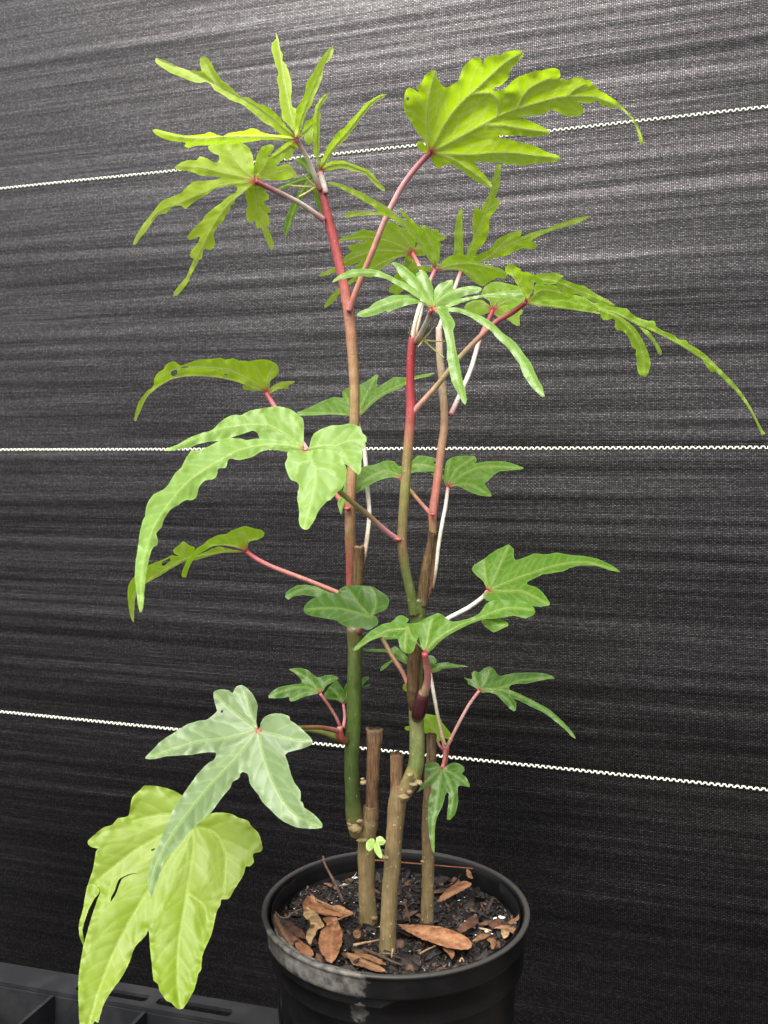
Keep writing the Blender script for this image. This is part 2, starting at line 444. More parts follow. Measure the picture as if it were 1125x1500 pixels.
for mi, cnt, l0, l1 in ((0, 1500, .0012, .0045), (1, 900, .0012, .004), (2, 700, .001, .0042)):
    v, f = [], []
    for i in range(cnt):
        x, y = rand_soil(rr, .0765); L = rr.uniform(l0, l1); p, q_ = chip_geo(rr, L)
        M = Matrix.Translation((x, y, soil_h(x, y) + L * .2)) @ Matrix.Rotation(rr.uniform(0, 6.28), 4, 'Z') @ Matrix.Rotation(rr.uniform(-.9, .9), 4, 'Y') @ Matrix.Rotation(rr.uniform(-.9, .9), 4, 'X')
        b = len(v); v += [M @ a for a in p]; f += [tuple(b + k for k in q) for q in q_]
    tag(link('soil_crumbs', mesh('soil_crumbs', v, f, False), CHIP[mi], soil), kind='stuff')
perl = chip_mat('perlite', (.6, .6, .58), (.8, .8, .78), .8)
v, f = [], []
spots = [(690, 1344, .004), (696, 1343, .003), (684, 1346, .0035), (739, 1309, .004), (725, 1339, .003), (735, 1337, .0045), (713, 1361, .004), (672, 1315, .002), (520, 1283, .004), (466, 1332, .002), (750, 1363, .003), (505, 1296, .003), (488, 1380, .002), (640, 1368, .002)]
for i in range(36):
    spots.append((rr.uniform(420, 745), rr.uniform(1285, 1415), rr.uniform(.0008, .0016)))
for (px, py, L) in spots:
    w = Pz(px, py, SOIL + .003); 
    if math.hypot(w.x - PC.x, w.y - PC.y) > .074: continue
    p, q_ = chip_geo(rr, L); M = Matrix.Translation((w.x, w.y, soil_h(w.x, w.y) + .003)) @ Matrix.Rotation(rr.uniform(-.5, .5), 4, 'Z')
    b = len(v); v += [M @ a for a in p]; f += [tuple(b + k for k in q) for q in q_]
tag(link('perlite', mesh('perlite', v, f, False), perl, soil), kind='stuff')

# ------------------------------------------------------------------ sheet builder (live leaves and fallen leaves)
def resample(pts, step, closed):
    """Catmull-Rom through the traced points, a point about every `step` pixels"""
    p = np.array(pts, float); n = len(p); out = []
    for i in range(n if closed else n - 1):
        if closed: a, b, c, d = p[i - 1], p[i], p[(i + 1) % n], p[(i + 2) % n]
        else: a, b, c, d = p[max(i - 1, 0)], p[i], p[i + 1], p[min(i + 2, n - 1)]
        k = max(1, int(np.hypot(*(c - b)[:2]) / step))
        tb, tc = (c - a) * .42, (d - b) * .42
        L = np.linalg.norm(c - b)
        for tv in (tb, tc):
            m = np.linalg.norm(tv)
            if m > L * .9: tv *= L * .9 / m
        for j in range(k):
            t = j / k; t2, t3 = t * t, t * t * t
            out.append((2 * t3 - 3 * t2 + 1) * b + (t3 - 2 * t2 + t) * tb + (-2 * t3 + 3 * t2) * c + (t3 - t2) * tc)
    if not closed: out.append(p[-1])
    return np.array(out)

def in_poly(pts, poly):
    x, y = pts[:, 0], pts[:, 1]; c = np.zeros(len(pts), bool); n = len(poly)
    for i in range(n):
        x0, y0 = poly[i]; x1, y1 = poly[i - 1]
        if y0 == y1: continue
        c ^= ((y0 > y) != (y1 > y)) & (x < (x1 - x0) * (y - y0) / (y1 - y0) + x0)
    return c

def seg_dist(pts, A, B, W=None):
    """distance of each point to the nearest segment (optionally measured in segment half widths)"""
    best = np.full(len(pts), 1e9); d = B - A; L2 = np.maximum((d * d).sum(1), 1e-9)
    for i in range(len(A)):
        t = np.clip(((pts - A[i]) @ d[i]) / L2[i], 0, 1)
        q = A[i] + t[:, None] * d[i]; r = np.hypot(pts[:, 0] - q[:, 0], pts[:, 1] - q[:, 1])
        if W is not None: r = r / W[i]
        best = np.minimum(best, r)
    return best

def polysegs(lines):
    A, B = [], []
    for l in lines:
        if len(l) > 1: A.append(l[:-1]); B.append(l[1:])
    if not A: return np.zeros((0, 2)), np.zeros((0, 2))
    return np.vstack(A), np.vstack(B)

def triangulate(outline, holes, grid, seed=0):
    rg = np.random.RandomState(seed)
    loops = [outline] + holes; pts, edges = [], []
    for lp in loops:
        i0 = len(pts); pts += [tuple(q) for q in lp]; m = len(lp)
        edges += [(i0 + i, i0 + (i + 1) % m) for i in range(m)]
    mn, mx = outline.min(0), outline.max(0)
    gx = np.arange(mn[0], mx[0] + grid, grid); gy = np.arange(mn[1], mx[1] + grid, grid * .866)
    g = np.array([(x + (grid / 2 if j % 2 else 0), y) for j, y in enumerate(gy) for x in gx])
    g += rg.uniform(-.18, .18, g.shape) * grid
    ok = in_poly(g, outline)
    for h in holes: ok &= ~in_poly(g, h)
    g = g[ok]
    if len(g):
        for lp in loops:
            g = g[seg_dist(g, lp, np.roll(lp, -1, 0)) > grid * .45]
            if not len(g): break
    pts += [tuple(q) for q in g]
    vs, es, fs, *_ = delaunay_2d_cdt([Vector(q) for q in pts], edges, [], 0, 1e-4)
    vs = np.array([tuple(q) for q in vs]); fs = np.array([tuple(t) for t in fs if len(t) == 3])
    c = vs[fs].mean(1); ok = in_poly(c, outline)
    for h in holes: ok &= ~in_poly(c, h)
    fs = fs[ok]; used = np.unique(fs); mp = -np.ones(len(vs), int); mp[used] = np.arange(len(used))
    return vs[used], mp[fs]

def attr(me, name, vals):
    a = me.attributes.new(name, 'FLOAT', 'POINT'); a.data.foreach_set('value', np.asarray(vals, np.float32))

# ------------------------------------------------------------------ tubes (stems, petioles, twigs)
def tube_geo(pts, sides=10, lump=0.0, seed=0.0, step=4.0):
    """pts: (px, py, Z, radius in px, colour). Returns verts, faces, colours."""
    arr = np.array([[q[0], q[1], q[2] * 1000, q[3], *q[4]] for q in pts], float)
    arr2 = resample_nd(arr, step)
    cen = [P(a[0], a[1], a[2] / 1000) for a in arr2]; rad = [a[3] / FPX * a[2] / 1000 for a in arr2]; cl = [a[4:7] for a in arr2]
    return sweep(cen, rad, cl, sides, lump, seed)
def resample_nd(p, step):
    n = len(p); out = []
    for i in range(n - 1):
        a, b, c, d = p[max(i - 1, 0)], p[i], p[i + 1], p[min(i + 2, n - 1)]
        L = np.hypot(*(c - b)[:2]); k = max(1, int(L / step)); tb, tc = (c - a) * .45, (d - b) * .45
        la, lc = np.hypot(*(b - a)[:2]), np.hypot(*(d - c)[:2])
        if la > 1e-6: tb = tb * min(1, 2 * L / (L + la))
        if lc > 1e-6: tc = tc * min(1, 2 * L / (L + lc))
        for j in range(k):
            t = j / k; t2, t3 = t * t, t * t * t
            r = (2 * t3 - 3 * t2 + 1) * b + (t3 - 2 * t2 + t) * tb + (-2 * t3 + 3 * t2) * c + (t3 - t2) * tc
            r[3:] = b[3:] + (c[3:] - b[3:]) * t
            out.append(r)
    out.append(p[-1]); return np.array(out)
def sweep(cen, rad, cl, sides, lump=0.0, seed=0.0):
    v, f, co = [], [], []
    up = None; n = len(cen)
    for i in range(n):
        d = (cen[min(i + 1, n - 1)] - cen[max(i - 1, 0)]).normalized()
        if up is None: up = d.orthogonal().normalized()
        up = (up - d * up.dot(d)).normalized(); s = d.cross(up)
        for k in range(sides):
            a = 2 * math.pi * k / sides; dirv = up * math.cos(a) + s * math.sin(a)
            w = 1.0
            if lump: w += lump * noise.noise(Vector((dirv.x * 1.3 + seed, dirv.y * 1.3, dirv.z * 1.3)) + cen[i] * 70) + lump * .5 * noise.noise(cen[i] * 230 + dirv * 3)
            v.append(cen[i] + dirv * rad[i] * w); co.append(cl[i])
    for i in range(n - 1):
        for k in range(sides):
            a, b = i * sides + k, i * sides + (k + 1) % sides; f.append((a, b, b + sides, a + sides))
    for e, base in ((0, 0), (n - 1, (n - 1) * sides)):
        v.append(cen[e]); co.append(cl[e]); c = len(v) - 1
        for k in range(sides):
            a, b = base + k, base + (k + 1) % sides; f.append((b, a, c) if e == 0 else (a, b, c))
    return v, f, co
def blob_geo(px, py, Z, r, col, seed, flat=.6, axis=None):
    bm = bmesh.new(); bmesh.ops.create_icosphere(bm, subdivisions=2, radius=1)
    c = P(px, py, Z); rr_ = r / FPX * Z; v = []
    for q in bm.verts:
        w = 1 + .5 * noise.noise(q.co * 1.7 + Vector((seed, seed * 3, 1)))
        v.append(c + Vector((q.co.x, q.co.y, q.co.z * flat)) * rr_ * w)
    f = [tuple(x.index for x in q.verts) for q in bm.faces]; bm.free()
    return v, f, [col] * len(v)
def join(*gs):
    v, f, c = [], [], []
    for g in gs:
        b = len(v); v += g[0]; f += [tuple(b + i for i in q) for q in g[1]]; c += list(g[2])
    return v, f, c
def jag(g, sides, seed):
    v = g[0]; n = (len(v) - 2) // sides
    for i in range(max(0, n - 4), n):
        w = (i - (n - 5)) / 4.0
        for k in range(sides):
            a = 2 * math.pi * k / sides
            v[i * sides + k] += ZH * w * (.0022 * noise.noise((math.cos(a) * 1.1 + seed, math.sin(a) * 1.1, seed)) + .0010 * noise.noise((math.cos(a) * 4, math.sin(a) * 4, seed)))
    return g
def col_mesh(name, g):
    me = mesh(name, g[0], g[1]); a = me.attributes.new('tint', 'FLOAT_COLOR', 'POINT')
    a.data.foreach_set('color', np.array([(*c[:3], 1) for c in g[2]], np.float32).ravel()); return me

def stem_mat(name, rough, fib, spots, spec=.4, gain=1.0):
    t = NT(name); co = t.n('NewGeometry').outputs['Position']
    c0 = t.mix(1, t.n('Attribute', attribute_name='tint').outputs['Color'], (gain, gain, gain), 'MULTIPLY')
    fi = t.noise(t.n('Mapping', i_Vector=co, i_Scale=(1400, 1400, 90)).outputs[0], 1, 4, .6)
    n1 = t.noise(co, 160, 4, .6)
    c = t.mix(t.math('MULTIPLY', t.ramp(fi, .4, .7), fib), c0, t.mix(1, c0, (.30, .26, .22), 'MULTIPLY'))
    c = t.mix(t.ramp(n1, .3, .75), t.mix(1, c, (.60, .60, .56), 'MULTIPLY'), c)
    vo = t.n('TexVoronoi', i_Vector=t.n('Mapping', i_Vector=co, i_Scale=(330, 330, 190)).outputs[0]); vo.inputs['Scale'].default_value = 1.0; vo.inputs['Randomness'].default_value = 1.0
    sp = t.math('SUBTRACT', 1, t.ramp(vo.outputs['Distance'], .10, .20))
    c = t.mix(t.math('MULTIPLY', sp, spots), c, (.36, .29, .17))
    h = t.math('ADD', t.math('MULTIPLY', fi, fib * .6), t.math('ADD', t.math('MULTIPLY', n1, .3), t.math('MULTIPLY', sp, spots)))
    p = t.n('BsdfPrincipled', i_Base_Color=c, i_Roughness=rough, i_Normal=t.bump(h, .5, .0008))
    p.inputs['Specular IOR Level'].default_value = spec
    return t.done(p.outputs[0])
BARK = stem_mat('woody_bark', .75, .55, .95, .2); STUB = stem_mat('dry_stub', .85, 1.0, .1, .1); SHOOT = stem_mat('green_shoot', .38, .40, .45, gain=1.3); PET = stem_mat('petiole_skin', .36, .22, 0.0, gain=1.2)

RED = (.36, .05, .06); PINK = (.58, .25, .27); ROSE = (.52, .17, .18); TAN = (.36, .22, .11); TANR = (.38, .15, .09); CREAM = (.74, .64, .48); WHITE = (.84, .77, .70)
GRN = (.075, .115, .022); OLIVE = (.17, .17, .045); WOOD = (.27, .20, .095); WOOD2 = (.21, .145, .065); BROWN = (.22, .13, .075); DARK = (.07, .04, .024); MAROON = (.045, .008, .012); LIMEP = (.36, .42, .14)

plant = empty('hibiscus_plant', P(575, 1365, .51))
tag(plant, 'leafy green plant with red stems and deeply lobed leaves growing in the black pot', 'plant')

# stem one (left), two (middle), three (right, behind)
Z1, Z2, Z3 = .521, .4865, .5196
g = join(tube_geo([(540, 1356, Z1, 14, WOOD2), (539, 1340, Z1, 12.8, WOOD), (537, 1290, Z1, 12.2, WOOD), (537, 1240, Z1, 12.6, WOOD), (537, 1222, Z1, 14, WOOD), (541, 1205, Z1, 12.5, WOOD), (543, 1180, Z1, 10.5, BROWN)], 16, .10, 1, 3),
         blob_geo(521, 1212, Z1 - .006, 12, (.33, .25, .12), 1), blob_geo(514, 1207, Z1 - .006, 6, (.31, .24, .125), 2), blob_geo(526, 1217, Z1 - .009, 5, (.31, .24, .125), 3), blob_geo(531, 1230, Z1 - .007, 8, (.33, .25, .12), 4, .35), blob_geo(548, 1345, Z1 - .005, 5, (.3, .22, .11), 5), blob_geo(527, 1203, Z1 - .009, 5, (.36, .28, .15), 9))
stem_a = link('stem', col_mesh('stem', g), BARK, plant); tag(stem_a, 'left woody stem with an old cut stub and a knobbly graft')
g = tube_geo([(544, 1200, Z1, 10, BROWN), (545, 1160, Z1, 9.5, BROWN), (547, 1110, Z1, 10, (.27, .15, .085)), (549, 1075, Z1, 12, (.30, .18, .11)), (549, 1068, Z1, 13, (.34, .24, .16)), (549, 1066, Z1, 10, DARK)], 14, .16, 2, 3)
link('cut_stub', col_mesh('cut_stub', jag(g, 14, 3)), STUB, stem_a)
g = join(tube_geo([(523, 1222, Z1, 10, WOOD), (519, 1200, Z1 - .003, 12, (.13, .13, .04)), (517, 1170, Z1 - .004, 11.5, (.05, .075, .018)), (515, 1120, Z1 - .004, 11, (.05, .08, .018)), (518, 1060, Z1 - .003, 11, GRN), (519, 1000, Z1 - .002, 10.5, GRN), (520, 950, Z1, 10.5, (.11, .14, .03)), (520, 925, Z1, 12, (.15, .13, .05)), (520, 918, Z1, 11, (.2, .14, .08))], 16, .05, 3, 4),
         blob_geo(533, 1146, Z1 - .010, 6, (.31, .24, .125), 3), blob_geo(531, 1141, Z1 - .010, 3, (.34, .28, .15), 5))
link('shoot', col_mesh('shoot', g), SHOOT, stem_a)
g = tube_geo([(521, 925, Z1, 9, DARK), (522, 880, Z1, 8.5, (.15, .09, .045)), (525, 830, Z1, 8.5, (.19, .12, .06)), (526, 803, Z1, 9, (.13, .08, .05)), (526, 800, Z1, 8, (.33, .25, .17)), (526, 799, Z1, 5, DARK)], 12, .14, 4, 3)
link('cut_stub', col_mesh('cut_stub', jag(g, 12, 6)), STUB, stem_a)
g = join(tube_geo([(516, 922, Z1 + .004, 8, (.13, .1, .04)), (514, 880, Z1 + .004, 7, (.3, .09, .06)), (514, 835, Z1 + .003, 7.5, (.32, .08, .07)), (513, 780, Z1, 8, (.24, .15, .07)), (513, 740, Z1, 8, (.25, .12, .07)), (516, 690, Z1, 7.5, TAN), (519, 620, Z1, 7.5, (.33, .22, .10)), (519, 560, Z1, 7.5, TAN), (515, 500, Z1, 8, (.36, .19, .11)), (511, 458, Z1, 8.5, (.42, .17, .11)), (503, 415, Z1, 7.2, (.42, .11, .09)), (492, 365, Z1, 7, (.42, .08, .08)), (482, 325, Z1, 6.8, (.40, .06, .06)), (475, 295, Z1, 6, RED), (468, 272, Z1, 5.5, (.45, .15, .14))], 14, .03, 5, 4),
         blob_geo(509, 745, Z1 - .005, 5, (.42, .08, .09), 8))
link('shoot', col_mesh('shoot', g), SHOOT, stem_a)

g = join(tube_geo([(568, 1400, Z2, 14, WOOD2), (568, 1385, Z2, 12.5, WOOD), (570, 1330, Z2, 12, WOOD), (574, 1270, Z2, 12.2, WOOD), (578, 1220, Z2, 12.5, (.26, .18, .085)), (582, 1175, Z2, 13.5, (.27, .19, .09)), (583, 1160, Z2, 12, WOOD), (582, 1148, Z2, 10, BROWN)], 16, .10, 11, 3),
         tube_geo([(584, 1172, Z2, 11, WOOD), (594, 1158, Z2 - .002, 12, WOOD), (602, 1143, Z2 - .002, 12.5, (.22, .18, .07)), (607, 1128, Z2, 12, OLIVE)], 14, .14, 12, 3),
         blob_geo(592, 1167, Z2 - .010, 8, (.31, .24, .125), 11, .35), blob_geo(600, 1160, Z2 - .010, 5, (.31, .24, .125), 12), blob_geo(601, 1135, Z2 - .010, 6, (.31, .24, .125), 13, .5), blob_geo(613, 1146, Z2 - .008, 7, (.31, .24, .125), 14), blob_geo(605, 1149, Z2 - .010, 6, (.36, .3, .16), 15, .4), blob_geo(565, 1256, Z2 - .008, 5, (.31, .24, .125), 16))
stem_b = link('stem', col_mesh('stem', g), BARK, plant); tag(stem_b, 'middle woody stem nearest the camera, forking below a cut stub')
g = tube_geo([(582, 1165, Z2, 10, BROWN), (581, 1140, Z2, 9.3, (.25, .145, .08)), (581, 1115, Z2, 9.3, (.26, .16, .09)), (581, 1106, Z2, 9.8, (.24, .15, .09)), (581, 1103, Z2, 7, DARK)], 14, .16, 13, 3)
link('cut_stub', col_mesh('cut_stub', jag(g, 14, 9)), STUB, stem_b)
g = tube_geo([(605, 1138, Z2, 12, (.18, .17, .06)), (610, 1115, Z2, 11.5, (.13, .17, .05)), (611, 1080, Z2, 11, (.17, .19, .07)), (610, 1050, Z2, 11, (.17, .18, .07)), (609, 1030, Z2 + .001, 10, OLIVE), (609, 980, Z2 + .002, 11, (.14, .12, .05)), (611, 930, Z2 + .002, 12, (.07, .09, .02)), (613, 890, Z2 + .002, 11, (.08, .10, .025)), (612, 876, Z2, 8, (.12, .12, .04))], 16, .05, 14, 4)
link('shoot', col_mesh('shoot', g), SHOOT, stem_b)
g = tube_geo([(606, 1040, Z2 - .006, 6, DARK), (605, 1010, Z2 - .008, 9, (.16, .10, .055)), (606, 970, Z2 - .008, 10, (.18, .11, .06)), (607, 940, Z2 - .006, 9, (.14, .09, .05))], 12, .2, 15, 3)
link('cut_stub', col_mesh('cut_stub', jag(g, 12, 12)), STUB, stem_b)
g = join(tube_geo([(608, 900, Z2, 9, (.08, .10, .025)), (602, 870, Z2 - .001, 7.5, (.10, .13, .03)), (594, 835, Z2 - .002, 7, (.12, .14, .04)), (589, 800, Z2 - .003, 7.2, (.22, .14, .07)), (589, 780, Z2 - .003, 7, (.2, .15, .06)), (593, 720, Z2 - .002, 7.5, (.19, .18, .05)), (597, 665, Z2, 7.3, (.25, .18, .07)), (600, 630, Z2, 7.2, (.36, .13, .09)), (602, 603, Z2, 7.5, (.42, .07, .07)), (601, 560, Z2, 6, (.40, .035, .045)), (602, 520, Z2, 6, (.40, .035, .05)), (605, 495, Z2, 6, (.46, .10, .11))], 14, .03, 16, 4),
         blob_geo(583, 790, Z2 - .006, 5, (.46, .1, .1), 31))
link('shoot', col_mesh('shoot', g), SHOOT, stem_b)
g = tube_geo([(617, 888, Z2 + .001, 8, (.12, .1, .05)), (620, 868, Z2 + .001, 8, (.2, .14, .07)), (625, 830, Z2, 7, (.19, .12, .06)), (631, 795, Z2, 6, (.17, .11, .06)), (633, 783, Z2, 6.5, (.1, .06, .035)), (633, 781, Z2, 4, DARK)], 12, .18, 17, 3)
link('cut_stub', col_mesh('cut_stub', jag(g, 12, 15)), STUB, stem_b)
g = join(tube_geo([(621, 878, Z2 + .004, 6, (.22, .12, .07)), (627, 860, Z2 + .005, 6, (.28, .13, .08)), (632, 820, Z2 + .006, 6, (.26, .15, .08)), (634, 780, Z2 + .006, 6, (.24, .17, .07)), (634, 752, Z2 + .006, 6.5, (.38, .13, .1)), (640, 710, Z2 + .008, 6.3, (.42, .14, .1)), (646, 660, Z2 + .01, 6.2, (.4, .22, .13)), (651, 620, Z2 + .011, 6, (.42, .25, .15)), (648, 565, Z2 + .012, 5.6, (.5, .36, .22)), (644, 520, Z2 + .012, 5.2, (.6, .45, .33)), (643, 480, Z2 + .013, 4.8, (.62, .42, .38))], 12, .03, 18, 4),
         blob_geo(634, 754, Z2 + .001, 4.5, (.42, .1, .1), 41))
link('shoot', col_mesh('shoot', g), SHOOT, stem_b)
g = join(tube_geo([(611, 1050, Z2 - .003, 9, (.15, .12, .04)), (613, 1045, Z2 - .007, 10.5, MAROON), (616, 1034, Z2 - .009, 10.5, MAROON), (618, 1024, Z2 - .010, 9.8, MAROON), (620, 1017, Z2 - .0105, 8.6, (.09, .02, .025)), (621, 1013, Z2 - .011, 7.5, (.34, .24, .14))], 12, .05, 19, 3))
link('side_shoot', col_mesh('side_shoot', g), PET, stem_b)

g = join(tube_geo([(626, 1358, Z3, 11, WOOD2), (626, 1340, Z3, 9.5, WOOD), (627, 1280, Z3, 9.2, WOOD), (627, 1220, Z3, 9.2, (.25, .175, .09)), (629, 1160, Z3, 8.8, (.22, .15, .075)), (631, 1120, Z3, 8.5, WOOD2)], 16, .08, 21, 3), blob_geo(619, 1262, Z3 - .006, 3, (.4, .36, .2), 6))
stem_c = link('stem', col_mesh('stem', g), BARK, plant); tag(stem_c, 'right woody stem standing behind the other two')
g = tube_geo([(631, 1125, Z3, 8.4, WOOD2), (632, 1100, Z3, 7.5, (.23, .16, .09)), (632, 1082, Z3, 7.2, (.2, .135, .08)), (632, 1076, Z3, 7.3, (.12, .08, .05)), (632, 1074, Z3, 5, DARK)], 12, .18, 22, 3)
link('cut_stub', col_mesh('cut_stub', jag(g, 12, 18)), STUB, stem_c)
g = tube_geo([(634, 1150, Z3, 3, OLIVE), (646, 1132, Z3 - .004, 4, (.3, .1, .07)), (652, 1115, Z3 - .004, 4, (.34, .09, .07)), (653, 1098, Z3 - .004, 5, (.42, .1, .1)), (655, 1090, Z3 - .004, 4, (.48, .14, .15))], 10, .03, 23, 3)
link('side_shoot', col_mesh('side_shoot', g), PET, stem_c)
g = tube_geo([(508, 1086, Z1 - .006, 6, (.14, .16, .035)), (500, 1082, Z1 - .012, 6, (.3, .09, .05)), (497, 1070, Z1 - .014, 5.5, (.42, .07, .08)), (500, 1063, Z1 - .014, 3, (.5, .3, .2))], 10, .03, 24, 3)
link('side_shoot', col_mesh('side_shoot', g), PET, stem_a)

# ------------------------------------------------------------------ leaves
def leaf_mat(name, base, trans, vein, rough=.42, tfac=.45, mottle=0.0, sheen=0.0, spec=.5):
    t = NT(name); co = t.n('NewGeometry').outputs['Position']
    ve = t.n('Attribute', attribute_name='vein').outputs['Fac']; ed = t.n('Attribute', attribute_name='rim').outputs['Fac']; ju = t.n('Attribute', attribute_name='heart').outputs['Fac']
    n1 = t.noise(co, 90, 4, .6); n2 = t.noise(co, 700, 3, .6)
    var = t.ramp(n1, .3, .72)
    b = t.mix(var, tuple(x * .92 for x in base), tuple(min(1, x * 1.05) for x in base))
    if mottle:
        n3 = t.noise(co, 26, 4, .6); b = t.mix(t.math('MULTIPLY', t.ramp(n3, .34, .66), mottle), b, (.28, .36, .08))
        n4 = t.noise(co, 200, 4, .65); b = t.mix(t.math('MULTIPLY', t.ramp(n4, .54, .72), mottle * .6), b, (.22, .33, .03))
    b = t.mix(t.math('MULTIPLY', ve, .6), b, vein); b = t.mix(t.math('MULTIPLY', ed, .35), b, tuple(min(1, x * 1.6 + .06) for x in base))
    sp = t.math('MULTIPLY', t.ramp(t.noise(co, 330, 2, .5), .735, .765), .55); b = t.mix(sp, b, (.16, .09, .03))
    b = t.mix(ju, b, (.45, .07, .08))
    tr = t.mix(var, tuple(x * .94 for x in trans), trans); tr = t.mix(t.math('MULTIPLY', ve, .75), tr, (.80, .86, .36)); tr = t.mix(ju, tr, (.5, .08, .08))
    if mottle: tr = t.mix(t.math('MULTIPLY', t.ramp(n3, .34, .66), mottle * .5), tr, (.6, .7, .2))
    h = t.math('ADD', t.math('MULTIPLY', n2, .5), t.math('MULTIPLY', n1, .5))
    nm = t.bump(h, .20, .0006)
    p = t.n('BsdfPrincipled', i_Base_Color=b, i_Normal=nm); p.inputs['Roughness'].default_value = rough; p.inputs['Specular IOR Level'].default_value = spec
    if sheen: p.inputs['Sheen Weight'].default_value = sheen; p.inputs['Sheen Roughness'].default_value = .45
    tl = t.n('BsdfTranslucent', i_Color=tr, i_Normal=nm)
    ms = t.n('MixShader', i_0=tfac, i_1=p.outputs[0], i_2=tl.outputs[0])
    return t.done(ms.outputs[0])
def vein_mat():
    t = NT('leaf_vein'); c = t.n('Attribute', attribute_name='tint').outputs['Color']
    p = t.n('BsdfPrincipled', i_Base_Color=c); p.inputs['Roughness'].default_value = .5; p.inputs['Specular IOR Level'].default_value = .25
    tl = t.n('BsdfTranslucent', i_Color=t.mix(1, c, (1.3, 1.3, .9), 'MULTIPLY'))
    tr = t.n('BsdfTransparent')
    m1 = t.n('MixShader', i_0=.55, i_1=p.outputs[0], i_2=tl.outputs[0])
    return t.done(t.n('MixShader', i_0=.72, i_1=m1.outputs[0], i_2=tr.outputs[0]).outputs[0])
VEINM = vein_mat()
LM = {
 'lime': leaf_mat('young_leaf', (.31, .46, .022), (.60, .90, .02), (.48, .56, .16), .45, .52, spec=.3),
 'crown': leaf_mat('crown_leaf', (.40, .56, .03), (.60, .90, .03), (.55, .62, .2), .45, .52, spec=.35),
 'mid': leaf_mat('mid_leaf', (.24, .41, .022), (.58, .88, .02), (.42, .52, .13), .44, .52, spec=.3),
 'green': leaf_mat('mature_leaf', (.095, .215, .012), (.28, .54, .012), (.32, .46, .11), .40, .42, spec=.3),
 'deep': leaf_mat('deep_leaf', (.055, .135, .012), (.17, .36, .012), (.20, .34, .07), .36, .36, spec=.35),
 'soft': leaf_mat('soft_leaf', (.20, .34, .055), (.36, .60, .04), (.42, .58, .18), .42, .34, 0, .15, .4),
 'pale': leaf_mat('pale_leaf', (.145, .215, .085), (.19, .34, .05), (.30, .42, .14), .40, .22, 0, .08),
 'yellow': leaf_mat('yellowing_leaf', (.20, .295, .018), (.36, .50, .015), (.36, .46, .10), .40, .34, .5, 0, .3),
 'sprout': leaf_mat('sprout_leaf', (.32, .50, .10), (.5, .7, .1), (.5, .62, .3), .4, .4),
 'silver': leaf_mat('silvery_leaf', (.15, .29, .035), (.32, .58, .02), (.34, .5, .16), .32, .38, 0, .1, .5),
}
FR = dict(A=(215, 45, 3.75), B=(190, 200, 4.5), C=(400, 120, 6.25), D=(580, 60, 4.5), F=(460, 255, 5.625), G=(640, 230, 4.6875), H=(480, 370, 4.6875), I=(640, 370, 5.625), J=(740, 380, 4.6875), K=(900, 440, 5.0),
          L=(185, 510, 4.4118), M=(185, 580, 4.3269), N=(400, 590, 7.03125), O=(180, 760, 5.1136), P=(420, 540, 3.125), Q=(410, 840, 6.25), R=(510, 790, 2.8125), S=(385, 930, 3.5156), T=(600, 960, 4.3269), U=(205, 990, 4.0179), V=(105, 1140, 3.8793), W=(380, 1240, 5.1136), X=(560, 1240, 5.1136), Y=(480, 1060, 5.1136), _=(0, 0, 1))
def fr(k, txt):
    x0, y0, s = FR[k]; out = []
    for w in txt.split():
        a, b = w.split(','); out.append((x0 + float(a) / s, y0 + float(b) / s))
    return np.array(out)

def side_veins(main, outline, rg, spacing=15, ang=48):
    out = []
    for l in main:
        seg = np.diff(l, axis=0); L = np.hypot(seg[:, 0], seg[:, 1]); cum = np.concatenate([[0], np.cumsum(L)]); tot = cum[-1]
        d = spacing * .8; k = 0
        while d < tot * .88:
            i = min(np.searchsorted(cum, d) - 1, len(seg) - 1); i = max(i, 0); t = (d - cum[i]) / max(L[i], 1e-6); b = l[i] + seg[i] * t; th = math.atan2(seg[i][1], seg[i][0])
            for sgn in (-1, 1):
                a = th + sgn * R(ang + rg.uniform(-8, 8)); pts = [b]; cur = b.copy()
                for j in range(30):
                    cur = cur + np.array((math.cos(a), math.sin(a))) * 4; a -= sgn * R(2.2)
                    if not in_poly(cur[None], outline)[0]: break
                    if seg_dist(cur[None], *polysegs([m for m in main if m is not l]))[0] < 4 if len(main) > 1 else False: break
                    pts.append(cur.copy())
                n = len(pts)
                if n > 3: out.append(np.array(pts[:max(3, int(n * .9))]))
            d += spacing * rg.uniform(.8, 1.2); k += 1
    return out

